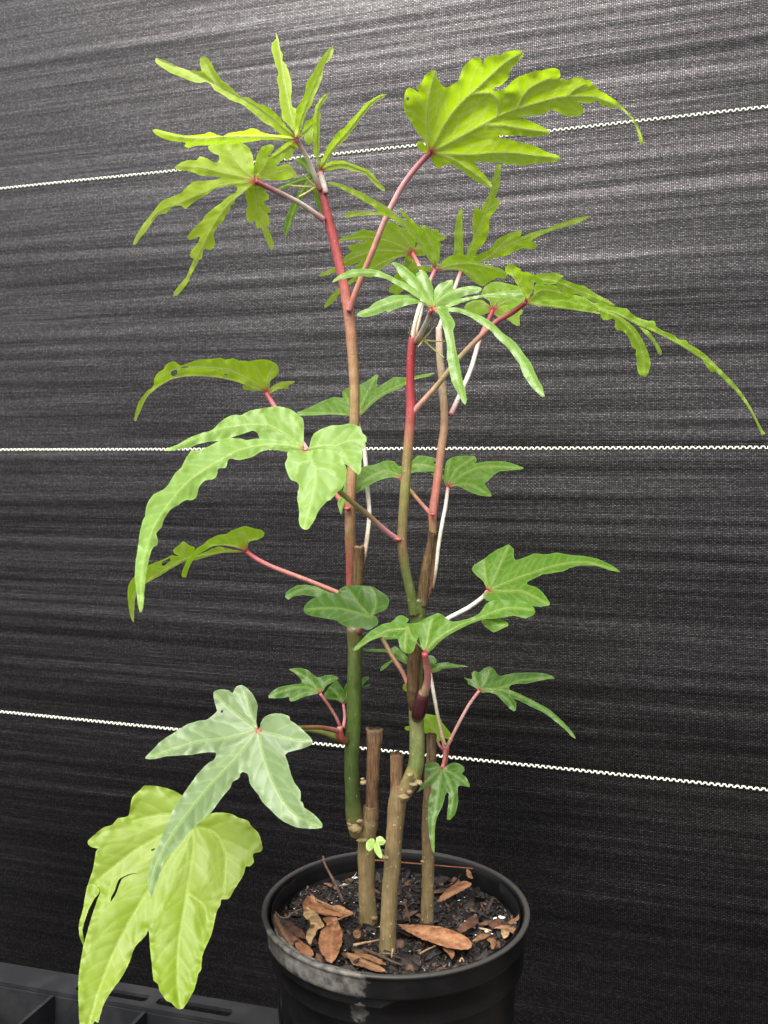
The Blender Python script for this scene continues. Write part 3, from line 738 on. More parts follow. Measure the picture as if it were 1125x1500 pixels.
NLEAF = 0
def leaf(mat, J, Z, patches, k=.0, kx=0.0, fold=0.0, cap=14, droop=0.0, petiole=None, pr=3.2, pcol=None, Zs=None, bumps=(), quilt=.28, wave=.8, grid=2.5, label=None, holes=(), sv=15, heart=9, vw=1.6, veincol=None):
    """J: junction (px,py); Z its depth; patches: (outline, [veins]) in photo pixels; depth leaves the picture plane by tilt, fold, droop and bumps (mm)."""
    global NLEAF
    NLEAF += 1; rg = np.random.RandomState(NLEAF); sd = NLEAF * 7.3
    J = np.array(J, float)
    V3, F3, AV, AE, AH = [], [], [], [], []; vein_g = []
    for ip, patch in enumerate(patches):
        out, veins = patch[0], patch[1]; off = patch[2] if len(patch) > 2 else 0.0; kk = patch[3] if len(patch) > 3 else k; kkx = patch[4] if len(patch) > 4 else kx
        o = resample(out, 3.0, True); vl = [resample(v, 4.0, False) for v in veins]
        o = o + np.array([[noise.noise((p[0] * .22, p[1] * .22, sd)), noise.noise((p[0] * .22, p[1] * .22, sd + 40))] for p in o]) * .55
        hl = [resample(h, 2.5, True) for h in holes if in_poly(h.mean(0)[None], o)[0]]
        vs, fs = triangulate(o, hl, grid, NLEAF)
        sec = side_veins(vl, o, rg, sv) if vl else []
        A, B = polysegs(vl); A2, B2 = polysegs(sec)
        def depth(p):
            p = np.asarray(p, float); dx, dy = p[:, 0] - J[0], p[:, 1] - J[1]; r = np.hypot(dx, dy)
            dz = kk * dy + kkx * dx + droop * (r / 100) ** 2 * 10 + off * np.clip(r / 12, 0, 1)
            if len(A) and fold: dz = dz + fold * cap * (1 - np.exp(-seg_dist(p, A, B) / cap))
            for (bx, by, a, rad) in bumps: dz = dz + a * np.exp(-((p[:, 0] - bx) ** 2 + (p[:, 1] - by) ** 2) / (2 * rad * rad))
            if quilt:
                q = np.full(len(p), 9.0)
                if len(A): q = np.minimum(q, seg_dist(p, A, B))
                if len(A2): q = np.minimum(q, seg_dist(p, A2, B2))
                dz = dz - quilt * (1 - np.exp(-q / 4.5))
            if wave:
                eb = np.exp(-seg_dist(p, o, np.roll(o, -1, 0)) / 7)
                dz = dz + np.array([wave * (noise.noise((q[0] * .016, q[1] * .016, sd)) * 1.8 + .25 * noise.noise((q[0] * .05, q[1] * .05, sd + 5)) + e * 1.5 * noise.noise((q[0] * .085, q[1] * .085, sd + 9))) for q, e in zip(p, eb)])
            return Z + dz / 1000
        z_ = depth(vs); b = len(V3)
        V3 += [P(x, y, zz) for (x, y), zz in zip(vs, z_)]; F3 += [tuple(int(i) + b for i in t) for t in fs]
        av = np.zeros(len(vs))
        if len(A): av = np.maximum(av, np.clip(1.2 - seg_dist(vs, A, B) / 2.2, 0, 1))
        if len(A2): av = np.maximum(av, .42 * np.clip(1.15 - seg_dist(vs, A2, B2) / 1.7, 0, 1))
        AV.append(av); AE.append(np.clip(1.1 - seg_dist(vs, o, np.roll(o, -1, 0)) / 2.2, 0, 1))
        AH.append(np.clip(1.15 - np.hypot(vs[:, 0] - J[0], vs[:, 1] - J[1]) / heart, 0, 1) if heart else np.zeros(len(vs)))
        for l in vl:
            if len(l) < 3: continue
            zz = depth(l); n = len(l); r0 = vw
            cen = [P(x, y, q - .0001) for (x, y), q in zip(l, zz)]
            vc = np.array(veincol or (.50, .58, .20)); red = np.array((.45, .08, .09))
            cl = [vc + (red - vc) * float(np.clip(1.2 - np.hypot(*(q - J)) / max(heart * 1.7, 1), 0, 1)) if heart else vc for q in l]
            vein_g.append(sweep(cen, [r0 * .8 * (1 - .78 * i / (n - 1)) / FPX * Z for i in range(n)], cl, 6))
    # every visible face should look towards the camera
    me = mesh('leaf', V3, F3)
    cz = sum((p.normal.dot(cam.location - p.center) for p in me.polygons))
    if cz < 0: me.flip_normals()
    attr(me, 'vein', np.concatenate(AV)); attr(me, 'rim', np.concatenate(AE)); attr(me, 'heart', np.concatenate(AH))
    lo = link('leaf', me, LM[mat], plant)
    if label: lo['label'] = label
    if vein_g: link('veins', col_mesh('veins', join(*vein_g)), VEINM, lo)
    if petiole is not None:
        pts = np.array(petiole, float); d = np.concatenate([[0], np.cumsum(np.hypot(*np.diff(pts, axis=0).T))]); d /= d[-1]
        pc = pcol or [RED, PINK, PINK, RED]; g = []
        for i, (x, y) in enumerate(pts):
            q = d[i] * (len(pc) - 1); a = min(int(q), len(pc) - 2); c = np.array(pc[a]) + (np.array(pc[a + 1]) - np.array(pc[a])) * (q - a)
            zz = Z + (Zs - Z) * d[i] + (.0005 if i == 0 else 0)
            g.append((x, y, zz, (pr if not isinstance(pr, tuple) else pr[0] + (pr[1] - pr[0]) * d[i]) * (.92 if i == 0 else .95 if i < len(pts) - 1 else 1.15), tuple(c)))
        link('petiole', col_mesh('petiole', tube_geo(g, 10, .02, sd, 4)), PET, lo)
    return lo

# --- top left crown: leaf seen from below with narrow curled lobes
leaf('crown', (434, 204), .497, [
  (fr('A', '812,592 760,575 690,570 640,560 600,540 570,536 545,548 500,555 450,562 420,578 385,572 345,556 320,566 260,573 200,575 120,558 50,540 30,545 50,570 100,595 160,608 215,615 208,635 230,643 270,632 340,628 420,622 500,620 560,612 640,600 720,602 790,607'),
   [fr('A', '815,597 700,582 600,580 480,580 420,582 330,590 220,588 120,572 40,545')], -1, .7),
  (fr('A', '820,588 770,530 740,490 700,445 660,418 600,395 560,368 520,363 490,340 455,305 410,270 385,235 360,190 335,150 310,138 293,152 293,185 300,225 260,218 230,218 205,210 150,188 90,160 50,150 50,175 90,205 130,232 200,258 250,280 295,287 325,280 355,300 370,325 420,352 460,380 520,403 555,430 600,465 640,500 690,530 740,572 790,598'),
   [fr('A', '818,594 720,510 620,430 510,365 400,310 320,265 230,220 140,190 55,155'), fr('A', '400,310 350,235 310,145')], 0),
  (fr('A', '828,590 800,545 770,510 745,485 740,440 728,380 728,320 715,265 725,235 708,190 700,150 685,105 690,65 712,45 708,15 716,20 725,60 735,110 745,125 748,170 765,185 780,230 795,290 793,370 800,420 820,430 835,470 835,540'),
   [fr('A', '822,592 795,480 770,360 745,230 735,150 720,60 711,17')], -4, -.1),
  (fr('A', '815,590 815,500 822,430 850,385 870,340 880,280 905,245 925,215 940,180 970,135 1000,100 1020,85 1027,100 1020,130 1000,165 975,190 965,250 945,310 920,360 905,410 880,440 862,495 845,550 832,595'),
   [fr('A', '822,594 855,470 900,360 945,250 985,160 1018,92')], -8, .15),
  (fr('C', '230,510 275,430 300,360 340,345 385,300 430,285 445,310 430,335 400,350 375,400 365,470 360,545 325,580 300,555 280,500 250,515'),
   [fr('C', '235,510 300,450 360,390')], 14, .1),
  (fr('C', '220,530 190,535 120,560 20,640 -50,710 -45,750 0,765 60,735 105,700 130,730 160,690 190,640 215,600 250,610 260,590 235,560'),
   [fr('C', '215,540 120,610 20,680')], 9, .1),
 ], .15, .05, fold=-.40, cap=8, droop=.6, petiole=[(434, 205), (447, 226), (458, 250), (469, 278)], pcol=[RED, WHITE, WHITE, ROSE], pr=3.6, Zs=.518, wave=.6, vw=1.5)

# --- leaf below it on the left, fingered
leaf('crown', (373, 265), .485, [
  (fr('B', '818,275 818,200 810,130 790,80 750,50 690,45 620,45 560,50 515,65 530,95 560,115 588,125 590,150 575,170 545,165 500,140 460,132 440,155 390,155 330,175 295,205 310,220 370,225 430,240 460,255 520,258 575,265 600,268 590,278 520,290 440,293 390,320 340,370 290,395 220,420 180,460 160,490 120,540 80,590 40,660 20,710 35,715 60,680 110,620 150,560 190,515 240,505 280,465 340,455 365,478 400,450 440,420 500,385 560,350 620,330 680,325 710,335 700,370 650,395 600,440 550,475 500,520 480,550 445,585 410,620 380,665 400,683 440,665 462,660 450,700 425,730 402,765 400,795 420,805 400,860 370,930 320,985 290,1030 288,1052 320,1040 370,980 410,900 440,850 455,815 478,800 480,760 495,735 530,748 555,725 560,690 555,640 580,590 620,550 635,510 662,480 665,455 690,440 695,410 740,375 790,330 825,305'),
   [fr('B', '822,290 720,262 600,235 480,205 310,195'), fr('B', '820,285 740,215 690,160 650,80'), fr('B', '820,295 720,305 600,325 480,370 330,435 200,490 110,580 30,705'), fr('B', '820,300 780,335 700,400 620,480 540,600 480,720 430,820 360,950 290,1045')]),
  (fr('B', '815,300 775,350 762,390 775,440 770,490 768,530 790,570 815,560 830,550 832,590 845,608 865,595 870,590 885,650 910,710 935,750 948,740 945,690 920,620 905,590 925,570 910,520 905,505 930,495 920,470 890,450 885,425 915,415 910,380 885,350 860,325 838,305'),
   [fr('B', '828,305 840,430 860,520 890,610 938,745')], 4, .1),
  (fr('B', '822,280 822,200 840,120 880,65 920,52 950,62 945,90 910,130 950,150 970,200 1000,190 1050,185 1080,220 1105,260 1060,278 980,290 900,282 840,290'),
   [fr('B', '832,285 890,190 930,110'), fr('B', '836,288 930,250 1030,220 1090,255')], 7, .25),
 ], .06, -.05, fold=.12, droop=.9, petiole=[(374, 266), (400, 278), (440, 298), (474, 322)], pcol=[RED, PINK, WHITE, WHITE, PINK], pr=3.8, Zs=.518, wave=1.0, sv=13)

# --- youngest leaf right of the tip
leaf('crown', (469, 250), .518, [
  (fr('C', '415,800 395,700 370,640 368,560 372,470 360,400 370,320 385,270 385,230 410,190 440,150 490,105 515,95 505,120 470,180 430,240 425,290 430,340 425,400 430,470 425,560 418,640 420,720 435,805'), [fr('C', '425,805 410,650 405,450 405,280 440,180 508,98')], -2),
  (fr('C', '425,805 440,720 470,660 500,590 550,520 590,460 650,420 700,360 760,300 800,250 850,195 920,150 980,120 1035,112 1020,140 960,170 900,220 850,280 800,330 760,400 700,470 680,510 640,550 590,590 550,640 510,700 470,770 445,808'), [fr('C', '432,808 500,690 570,590 650,500 740,390 830,270 920,180 1028,118')], 1),
  (fr('C', '435,810 490,750 540,725 600,720 640,720 680,735 740,755 800,780 860,800 920,850 970,920 1020,970 1030,1000 1000,995 950,960 900,905 860,860 800,825 740,820 680,800 630,790 570,800 500,812 450,815'), [fr('C', '440,810 540,765 650,755 780,800 880,850 1020,990')], -3),
 ], .2, -.12, fold=-.40, cap=8, petiole=[(469, 251), (472, 262), (475, 272), (477, 284)], pcol=[RED, WHITE, WHITE, PINK], pr=4.4, Zs=.5195, wave=.5)
# --- shaded leaf behind the crown tip
leaf('green', (452, 262), .541, [
  (fr('C', '345,840 290,860 200,890 100,940 30,985 60,990 150,965 250,930 345,900 380,880'), [fr('C', '340,870 200,915 40,985')]),
  (fr('C', '195,710 260,690 320,690 345,760 375,850 350,870 300,800 250,760'), [fr('C', '345,850 290,760 215,712')]),
  (fr('C', '310,890 270,960 230,1020 180,1100 140,1180 110,1290 100,1380 115,1425 140,1370 180,1270 230,1160 270,1060 310,980 345,910'), [fr('C', '325,900 230,1070 115,1410')]),
  (fr('C', '370,960 375,1040 390,1100 420,1170 440,1200 445,1100 435,1050 415,980'), []),
  (fr('C', '490,1210 520,1300 560,1400 600,1500 615,1560 605,1600 580,1530 545,1420 510,1300'), [fr('C', '500,1230 555,1400 605,1580')], 0),
 ], .1, 0, fold=.1, heart=0, wave=.5)

# --- big leaf at the top right
leaf('lime', (632, 222), .492, [
  (fr('D', '215,730 200,738 160,720 135,685 145,662 175,668 200,700 180,650 140,605 100,540 65,480 50,430 52,390 65,325 80,308 120,318 150,340 138,310 142,292 160,285 175,262 195,225 225,200 255,193 270,205 268,235 290,270 310,298 335,307 370,290 405,270 425,225 435,185 465,150 510,115 545,108 565,130 572,155 580,125 600,105 665,92 680,100 720,75 780,62 825,65 845,85 835,105 800,140 780,165 750,205 740,245 710,280 680,300 655,305 640,320 648,335 665,330 690,325 735,300 760,270 800,240 850,220 910,200 960,195 1000,182 1050,178 1080,195 1085,230 1075,250 1108,248 1131,262 1182,242 1219,242 1256,260 1288,260 1290,283 1318,288 1325,315 1366,338 1421,375 1476,417 1532,476 1578,527 1605,587 1628,651 1635,679 1614,683 1600,642 1591,587 1559,522 1513,472 1449,432 1421,449 1385,420 1373,440 1348,417 1334,394 1274,412 1219,407 1203,403 1233,440 1237,463 1219,490 1164,499 1108,490 1062,467 1026,453 989,476 915,495 837,495 860,518 924,545 989,578 1018,605 989,619 934,633 888,633 828,624 759,624 690,622 668,630 690,640 740,645 800,665 880,680 940,705 1000,735 1060,752 1085,770 1060,795 990,800 930,805 865,815 845,825 800,815 740,815 680,800 620,800 560,795 520,793 530,820 560,860 600,900 635,955 630,970 590,955 540,930 480,890 440,855 400,835 360,812 320,820 280,840 255,820 235,790 230,765 225,745'),
   [fr('D', '232,733 320,690 450,620 560,560 670,500 800,450 950,405 1080,372 1180,366 1290,370 1380,395 1480,445 1560,530 1600,620 1625,675'), fr('D', '230,733 300,590 370,480 450,390 540,310 640,215 740,130 840,80'), fr('D', '226,733 212,640 207,500 225,340 262,200'), fr('D', '234,738 330,745 480,752 620,742 760,740 900,755 1075,770'), fr('D', '234,742 350,770 450,830 540,890 630,965'),
    fr('D', '800,445 850,350 900,300 1010,250'), fr('D', '600,555 720,560 900,590 1010,602'), fr('D', '1131,366 1182,320 1246,288'), fr('D', '670,495 675,410 620,345 510,350')]),
 ], .28, -.10, fold=-.16, cap=30, droop=.35, petiole=[(632, 222), (610, 245), (588, 275), (565, 320), (545, 370), (524, 420), (511, 456)], pcol=[RED, PINK, (.66, .36, .38), (.6, .3, .3), (.52, .22, .17), (.45, .2, .12), ROSE], pr=4.6, Zs=.516, wave=1.2, sv=22, vw=2.3, heart=8,
 bumps=[(745, 135, 4, 10), (600, 150, 6, 20), (690, 90, -5, 30), (730, 205, 4, 20)], holes=[fr('D', '68,370 88,372 86,392 70,390')])

# --- leaf behind, left of the middle crown
leaf('mid', (604, 371), .555, [
  (fr('F', '815,650 835,570 835,530 790,490 750,460 700,430 650,395 580,395 560,430 580,460 545,470 500,475 450,465 400,455 370,470 300,500 240,520 200,545 220,555 290,545 360,545 430,555 350,570 290,590 280,610 300,630 320,632 270,670 220,720 200,755 130,785 60,815 35,835 50,845 110,830 180,800 250,765 330,740 390,710 350,750 330,790 325,850 250,910 190,950 130,1010 85,1080 85,1105 110,1095 180,1030 240,940 270,920 340,885 355,890 400,850 480,850 540,790 600,750 690,690 780,670'),
   [fr('F', '808,652 700,590 560,540 400,520 210,548'), fr('F', '805,655 690,635 500,635 330,690 180,765 40,838'), fr('F', '805,660 650,695 450,790 250,910 90,1095'), fr('F', '810,648 770,560 690,460')]),
  (fr('F', '800,665 750,690 740,750 690,800 660,850 670,895 620,935 620,970 650,975 680,995 720,970 760,930 800,850 845,820 845,750 835,670'), [fr('F', '812,665 780,780 680,960')], 3),
  (fr('F', '815,660 840,600 870,560 960,470 1020,455 1030,490 1090,520 1070,545 1030,560 1060,590 950,650 870,675'), [fr('F', '818,655 900,600 1060,530')], 3),
 ], .14, .08, fold=.1, petiole=[(604, 371), (612, 386), (621, 410), (618, 445), (612, 475), (606, 497)], pcol=[RED, PINK, WHITE, WHITE, CREAM, PINK], pr=3.2, Zs=.494, sv=13)

# --- narrow leaf reaching up left over the long petiole
leaf('mid', (638, 395), .500, [
  (fr('F', '985,765 930,680 870,600 820,530 770,470 700,410 650,370 600,340 560,330 520,300 490,265 440,240 380,205 300,160 200,110 120,80 115,68 160,65 230,85 320,120 400,155 470,195 540,235 600,270 650,310 700,350 760,385 820,410 850,440 870,490 890,560 920,610 960,650 1000,775'),
   [fr('F', '992,775 900,610 800,475 690,370 580,285 450,215 300,135 120,72')]),
  (fr('F', '665,380 620,350 560,340 500,335 420,340 340,345 275,362 248,350 260,325 300,312 400,305 490,308 560,325 620,345 670,370'), [fr('F', '665,375 560,333 420,322 255,350')], 1),
  (fr('F', '990,770 960,660 915,600 850,480 880,430 910,422 950,450 990,500 1020,560 1035,600 1035,680 1010,765'), [fr('F', '1000,770 985,640 900,440')], -2, .1),
  (fr('F', '700,285 760,330 810,380 850,420 900,480 870,500 840,450 800,400 740,350'), [], 3),
  (fr('I', '5,145 30,90 80,45 140,15 200,5 240,30 300,60 360,95 440,105 520,130 580,170 560,215 500,205 430,240 380,278 320,250 260,200 200,150 120,143 50,142'),
   [fr('I', '10,143 120,100 260,90 420,120 570,175'), fr('I', '10,143 150,130 270,170 375,268')], 0, .2),
  (fr('F', '1000,785 910,760 845,757 838,775 900,795 990,805'), [], 2),
 ], .2, .06, fold=.16, petiole=[(638, 394), (630, 412), (616, 446), (607, 478), (604, 498)], pcol=[RED, PINK, WHITE, CREAM, CREAM, PINK], pr=3.5, Zs=.4875, sv=16)

# --- upright leaf with three narrow lobes behind
leaf('mid', (675, 398), .530, [
  (fr('G', '160,790 120,640 120,560 125,480 140,400 165,350 178,365 175,450 178,540 180,640 185,790'), [fr('G', '168,780 150,600 165,360')], 6),
  (fr('G', '165,800 200,690 210,630 245,560 245,440 260,350 280,340 300,375 330,310 360,250 375,180 400,90 415,48 440,48 437,130 430,190 410,250 400,290 438,288 425,330 400,370 375,400 360,440 355,510 340,560 310,610 270,650 260,690 200,790'), [fr('G', '175,790 230,640 320,420 390,230 430,60'), fr('G', '330,380 380,340 432,295')], 3),
  (fr('G', '165,795 250,705 265,680 330,650 380,620 400,580 450,545 520,515 575,498 580,520 572,550 620,530 680,510 760,490 810,465 880,445 950,420 1040,405 1045,418 1000,440 930,465 860,485 790,505 720,535 650,570 685,600 680,625 650,635 590,628 540,645 490,670 450,685 400,690 350,710 300,730 200,800'), [fr('G', '170,792 300,720 450,630 600,555 800,490 1040,410'), fr('G', '390,660 470,580 570,505')]),
 ], .2, .05, fold=.1, petiole=[(675, 398), (668, 417), (660, 440), (650, 462), (643, 482)], pcol=[RED, WHITE, WHITE, (.6, .42, .38)], pr=3.2, Zs=.4995, sv=18)
# --- leaf hanging below it at the back
leaf('mid', (722, 454), .535, [
  (fr('I', '455,475 430,400 370,360 380,300 420,260 480,240 560,250 640,270 720,300 720,400 640,450 560,445 490,478'), [fr('I', '460,468 430,360 400,280'), fr('I', '462,468 520,380 600,300'), fr('I', '464,470 560,410 700,370')]),
  (fr('I', '460,480 560,430 640,400 720,390 700,470 705,480 700,505 680,520 682,600 660,605 620,580 590,555 540,530 510,535'), [fr('I', '465,475 560,460 660,590')]),
  (fr('I', '455,465 380,395 300,392 235,430 225,450 250,490 310,520 360,520 430,492'), [fr('I', '455,472 380,420 310,410 240,440')]),
 ], -.2, .05, fold=.1, petiole=[(722, 454), (717, 466), (704, 493), (690, 540), (675, 575), (660, 608)], pcol=[RED, RED, WHITE, WHITE, WHITE, PINK], pr=3.6, Zs=.4985)
# --- long drooping leaf at the right
leaf('mid', (768, 443), .465, [
  (fr('J', '155,290 115,230 80,170 40,110 5,92 0,60 30,30 60,35 82,55 110,70 100,76 120,85 160,90 200,110 265,150 265,175 220,160 195,160 200,200 175,240 162,285'), [fr('J', '152,282 195,200 190,150'), fr('J', '150,280 90,150 30,60')], -3, .3),
  (fr('J', '155,290 195,240 200,200 215,165 265,175 350,180 370,215 410,235 460,240 520,255 560,280 600,310 655,352 590,335 500,308 400,300 300,296 200,305 165,305'), [fr('J', '162,296 250,283 380,284 480,300 570,325 655,362'), fr('J', '160,290 250,210 420,240')], 2),
  (fr('J', '160,296 200,292 250,285 380,285 480,300 570,330 650,365 655,375 560,360 450,345 330,330 220,318 165,308'), [fr('J', '162,302 300,318 460,340 650,372')], -1),
  (fr('J', '190,112 240,100 300,95 330,90 370,100 405,118 380,128 420,145 480,168 550,185 580,210 640,245 700,275 755,318 700,312 640,300 590,280 540,255 500,240 460,235 440,240 400,230 360,190 345,165 300,175 262,165'), [fr('J', '200,140 340,150 480,205 620,262 745,312')], 6),
  (fr('K', '-235,-28 -160,15 -75,25 -30,41 0,45 50,55 95,62 125,100 180,130 250,150 295,155 305,190 370,230 430,250 470,285 525,290 540,315 600,350 650,385 690,420 740,470 800,530 860,590 920,660 980,750 1040,860 1080,940 1105,980 1080,985 1050,920 1000,820 940,730 880,655 830,610 780,555 735,515 715,528 690,505 660,460 640,430 580,395 500,340 400,285 300,235 200,195 130,160 60,120 0,90 -100,84 -170,36'),
   [fr('K', '-230,-22 -100,60 0,92 130,150 300,228 480,320 600,390 720,480 830,590 930,700 1020,840 1092,980')], 0),
  (fr('J', '625,325 700,360 770,380 830,420 890,470 930,530 960,590 985,650 998,710 990,760 965,805 920,790 905,740 905,690 895,650 900,620 870,600 855,550 820,500 800,485 770,488 755,470 755,420 740,405 710,415 670,415 655,395 655,360'),
   [fr('J', '640,340 730,375 810,430 880,510 930,600 950,700 955,790')], -6),
  (fr('K', '180,195 240,260 290,320 320,390 340,400 345,370 300,290 250,225'), [fr('K', '200,205 290,300 335,390')], 8),
 ], .10, -.08, fold=.1, droop=-.15, petiole=[(770, 443), (750, 458), (725, 473), (674, 523), (640, 565), (605, 604)], pcol=[RED, RED, ROSE, (.58, .42, .28), (.52, .42, .24), (.38, .38, .1), PINK, PINK], pr=4.2, Zs=.486, wave=1.0, sv=16, vw=1.9)

# --- glossy leaf in front of the middle crown, seen from above
leaf('silver', (634, 453), .455, [
  (fr('H', '725,385 670,340 600,300 540,260 470,220 400,180 330,165 270,162 200,165 120,180 60,195 32,205 45,180 100,145 160,120 230,110 300,113 350,125 410,150 480,185 540,210 590,240 640,290 700,355'), [fr('H', '722,385 640,310 540,235 420,165 300,138 160,148 40,200')]),
  (fr('H', '720,392 650,350 600,352 550,360 500,375 450,395 415,413 400,400 350,420 300,435 240,443 200,430 220,405 280,380 320,345 400,310 450,292 520,292 590,300 640,330 715,382'), [fr('H', '718,388 620,330 520,325 400,360 210,430')], 2),
  (fr('H', '710,380 640,320 600,260 560,220 500,160 470,110 440,72 470,68 520,90 570,130 610,165 605,145 640,125 670,130 690,165 710,200 725,250 725,310 722,385'), [fr('H', '716,380 640,270 560,170 450,75'), fr('H', '718,380 700,270 650,135')], 4),
  (fr('H', '720,388 730,300 735,250 770,215 830,190 860,192 865,250 930,235 1000,230 1055,240 1060,255 1020,280 960,290 900,315 850,350 800,368 735,390'), [fr('H', '722,388 790,310 900,260 1050,248'), fr('H', '724,386 770,290 850,200')], 3),
  (fr('I', '20,470 100,430 115,408 180,380 280,365 370,350 450,335 540,320 620,310 690,310 715,340 700,375 600,375 500,372 400,365 320,380 220,405 130,440'), [fr('I', '30,462 180,405 400,352 710,345')], 0),
  (fr('I', '0,470 90,455 150,452 230,470 300,500 370,525 430,560 480,600 540,660 610,710 670,770 720,840 770,900 800,970 830,1040 870,1110 888,1190 860,1185 810,1140 760,1080 710,1000 680,920 630,850 570,770 500,710 440,640 360,590 290,540 200,500 110,485 40,480'), [fr('I', '10,470 180,475 360,560 500,660 620,780 720,920 800,1060 880,1188')], -2),
  (fr('H', '715,385 760,420 785,490 805,560 820,640 820,720 835,800 850,880 890,960 920,1020 945,1045 955,1010 940,930 920,850 900,740 875,640 870,590 860,540 875,490 850,440 830,410 835,375 780,370'), [fr('H', '725,388 800,450 845,600 870,760 905,910 945,1035')], -3),
 ], -.22, .03, fold=.16, droop=-.2, petiole=[(632, 454), (626, 470), (618, 486), (609, 502)], pcol=[RED, WHITE, CREAM, PINK], pr=4.0, Zs=.4865, heart=7, sv=14, vw=1.3, label='glossy leaf seen from above in front of the others')

# --- middle left, leaf arching down
leaf('mid', (389, 575), .535, [
  (fr('L', '910,285 850,268 760,232 650,200 550,185 430,180 350,187 280,207 200,257 140,308 110,360 80,430 60,475 50,465 60,410 80,350 130,280 160,260 178,235 180,200 205,160 240,135 260,105 290,88 320,88 345,112 400,95 470,75 550,70 610,62 640,75 690,65 730,80 800,85 840,75 880,72 930,80 975,110 985,150 960,185 930,215 922,275'),
   [fr('L', '905,284 840,265 760,230 650,198 550,183 430,178 350,185 280,206 200,254 130,318 60,465'), fr('L', '905,280 800,210 650,140 480,125 330,135 200,190'), fr('L', '910,280 920,190 950,120')]),
  (fr('L', '912,283 950,240 1000,218 1090,212 1085,225 1050,240 1045,258 980,265 930,292'), [fr('L', '915,284 980,240 1085,216')], 3),
  (fr('L', '900,283 755,238 760,265 830,275 870,278'), [], 6),
 ], .25, .12, fold=.08, droop=.2, petiole=[(390, 576), (403, 597), (420, 622), (445, 652), (475, 697), (495, 728), (510, 746)], pcol=[RED, PINK, WHITE, PINK, TANR, TANR, ROSE], pr=4.0, Zs=.522, holes=[fr('L', '292,150 325,138 328,170 300,182 288,172'), fr('L', '355,122 400,118 395,128 365,130'), fr('L', '632,165 655,170 652,177 635,172')])
# --- leaf behind the left stem
leaf('green', (522, 612), .545, [
  (fr('P', '320,222 285,215 240,210 150,213 60,215 45,200 100,180 160,150 220,130 255,135 255,105 290,85 330,75 370,55 410,25 420,30 410,85 440,70 490,40 550,40 600,30 680,18 650,35 580,52 520,90 460,115 400,155 355,200 335,215'),
   [fr('P', '320,218 260,212 160,205 50,205'), fr('P', '325,212 350,150 412,30'), fr('P', '328,214 420,130 560,60 675,20'), fr('P', '318,212 290,160 262,110')]),
 ], -.3, .05, fold=.1, petiole=[(522, 612), (528, 635), (534, 660), (539, 725), (541, 755), (536, 800), (529, 832)], pcol=[RED, WHITE, WHITE, WHITE, CREAM, TANR], pr=3.4, Zs=.528, sv=11)
# --- big pale leaf arching towards the camera
leaf('soft', (446, 657), .438, [
  (fr('M', '1120,325 1125,200 1120,150 1080,110 1030,80 960,67 880,75 780,95 725,122 680,120 630,140 590,170 545,215 480,235 400,265 320,310 235,345 300,345 380,328 400,330 440,310 520,290 590,285 660,265 740,240 800,220 830,235 845,270 835,280 900,290 1000,310 1080,330'),
   [fr('M', '1120,328 1000,240 900,190 780,185 600,210 420,280 250,343'), fr('M', '1122,325 1108,230 1060,140'), fr('M', '900,190 860,120')], 4),
  (fr('M', '1130,340 1060,310 960,280 850,270 760,280 730,272 640,265 590,285 520,320 460,345 410,350 375,400 350,450 310,490 280,540 240,590 180,620 145,660 125,710 120,760 105,790 85,870 75,950 60,1050 55,1150 65,1250 75,1330 90,1375 105,1350 115,1230 130,1100 160,980 175,955 195,945 200,910 190,870 225,830 240,780 280,720 330,690 375,660 420,660 445,640 460,580 500,535 540,530 570,515 585,460 630,455 650,400 720,405 800,385 860,350 910,340 960,345 1030,355 1120,350'),
   [fr('M', '1125,338 1000,312 880,312 720,345 560,430 400,540 260,700 170,850 110,1050 90,1360')], 0),
  (fr('N', '345,500 250,490 165,485 145,530 150,560 125,620 130,670 180,790 245,815 270,860 255,920 250,1000 270,1110 265,1200 280,1270 320,1305 370,1295 430,1200 470,1110 560,1010 590,1000 650,930 710,880 745,800 760,720 755,670 730,630 700,560 600,490 450,480'),
   [fr('N', '340,490 440,680 430,880 380,1080 325,1280'), fr('N', '440,690 560,690 640,730'), fr('N', '380,600 270,640 250,720')], -4),
  (fr('N', '325,500 370,460 390,380 420,320 500,270 600,235 700,230 780,215 850,230 905,260 910,300 960,350 960,400 930,430 955,460 920,480 920,560 910,600 905,700 880,740 830,700 780,650 730,630 650,560 500,520'),
   [fr('N', '340,490 480,450 650,450 740,530 790,650'), fr('N', '650,450 780,400 920,390')], 2),
 ], -.22, .05, fold=.10, cap=20, droop=-.25, petiole=[(446, 657), (470, 690), (500, 722), (540, 755), (562, 775), (583, 791)], pcol=[PINK, ROSE, OLIVE, (.30, .30, .09), (.30, .26, .09), PINK, PINK], pr=4.0, Zs=.4835, wave=1.1, heart=6, sv=20, vw=2.0, veincol=(.5, .64, .24), label='large pale leaf arching down towards the camera')
# --- leaf behind the middle stem
leaf('green', (587, 703), .530, [
  (fr('P', '530,502 480,498 420,512 370,540 320,570 280,600 262,625 248,668 238,640 232,615 255,570 270,500 300,470 345,450 400,440 450,422 490,425 512,445 540,450'), [fr('P', '525,500 450,470 350,520 270,590 245,650')]),
  (fr('P', '525,500 560,440 600,400 640,400 690,415 670,430 720,460 700,470 630,472 570,478 535,505'), [fr('P', '527,498 590,440 710,462')], 2),
  (fr('P', '620,470 660,480 690,505 720,500 700,465 650,462'), [], 4),
 ], -.3, 0, fold=.1, petiole=[(587, 703), (601, 718), (615, 735), (632, 754)], pcol=[RED, OLIVE, TANR, PINK], pr=3.0, Zs=.494, sv=12)
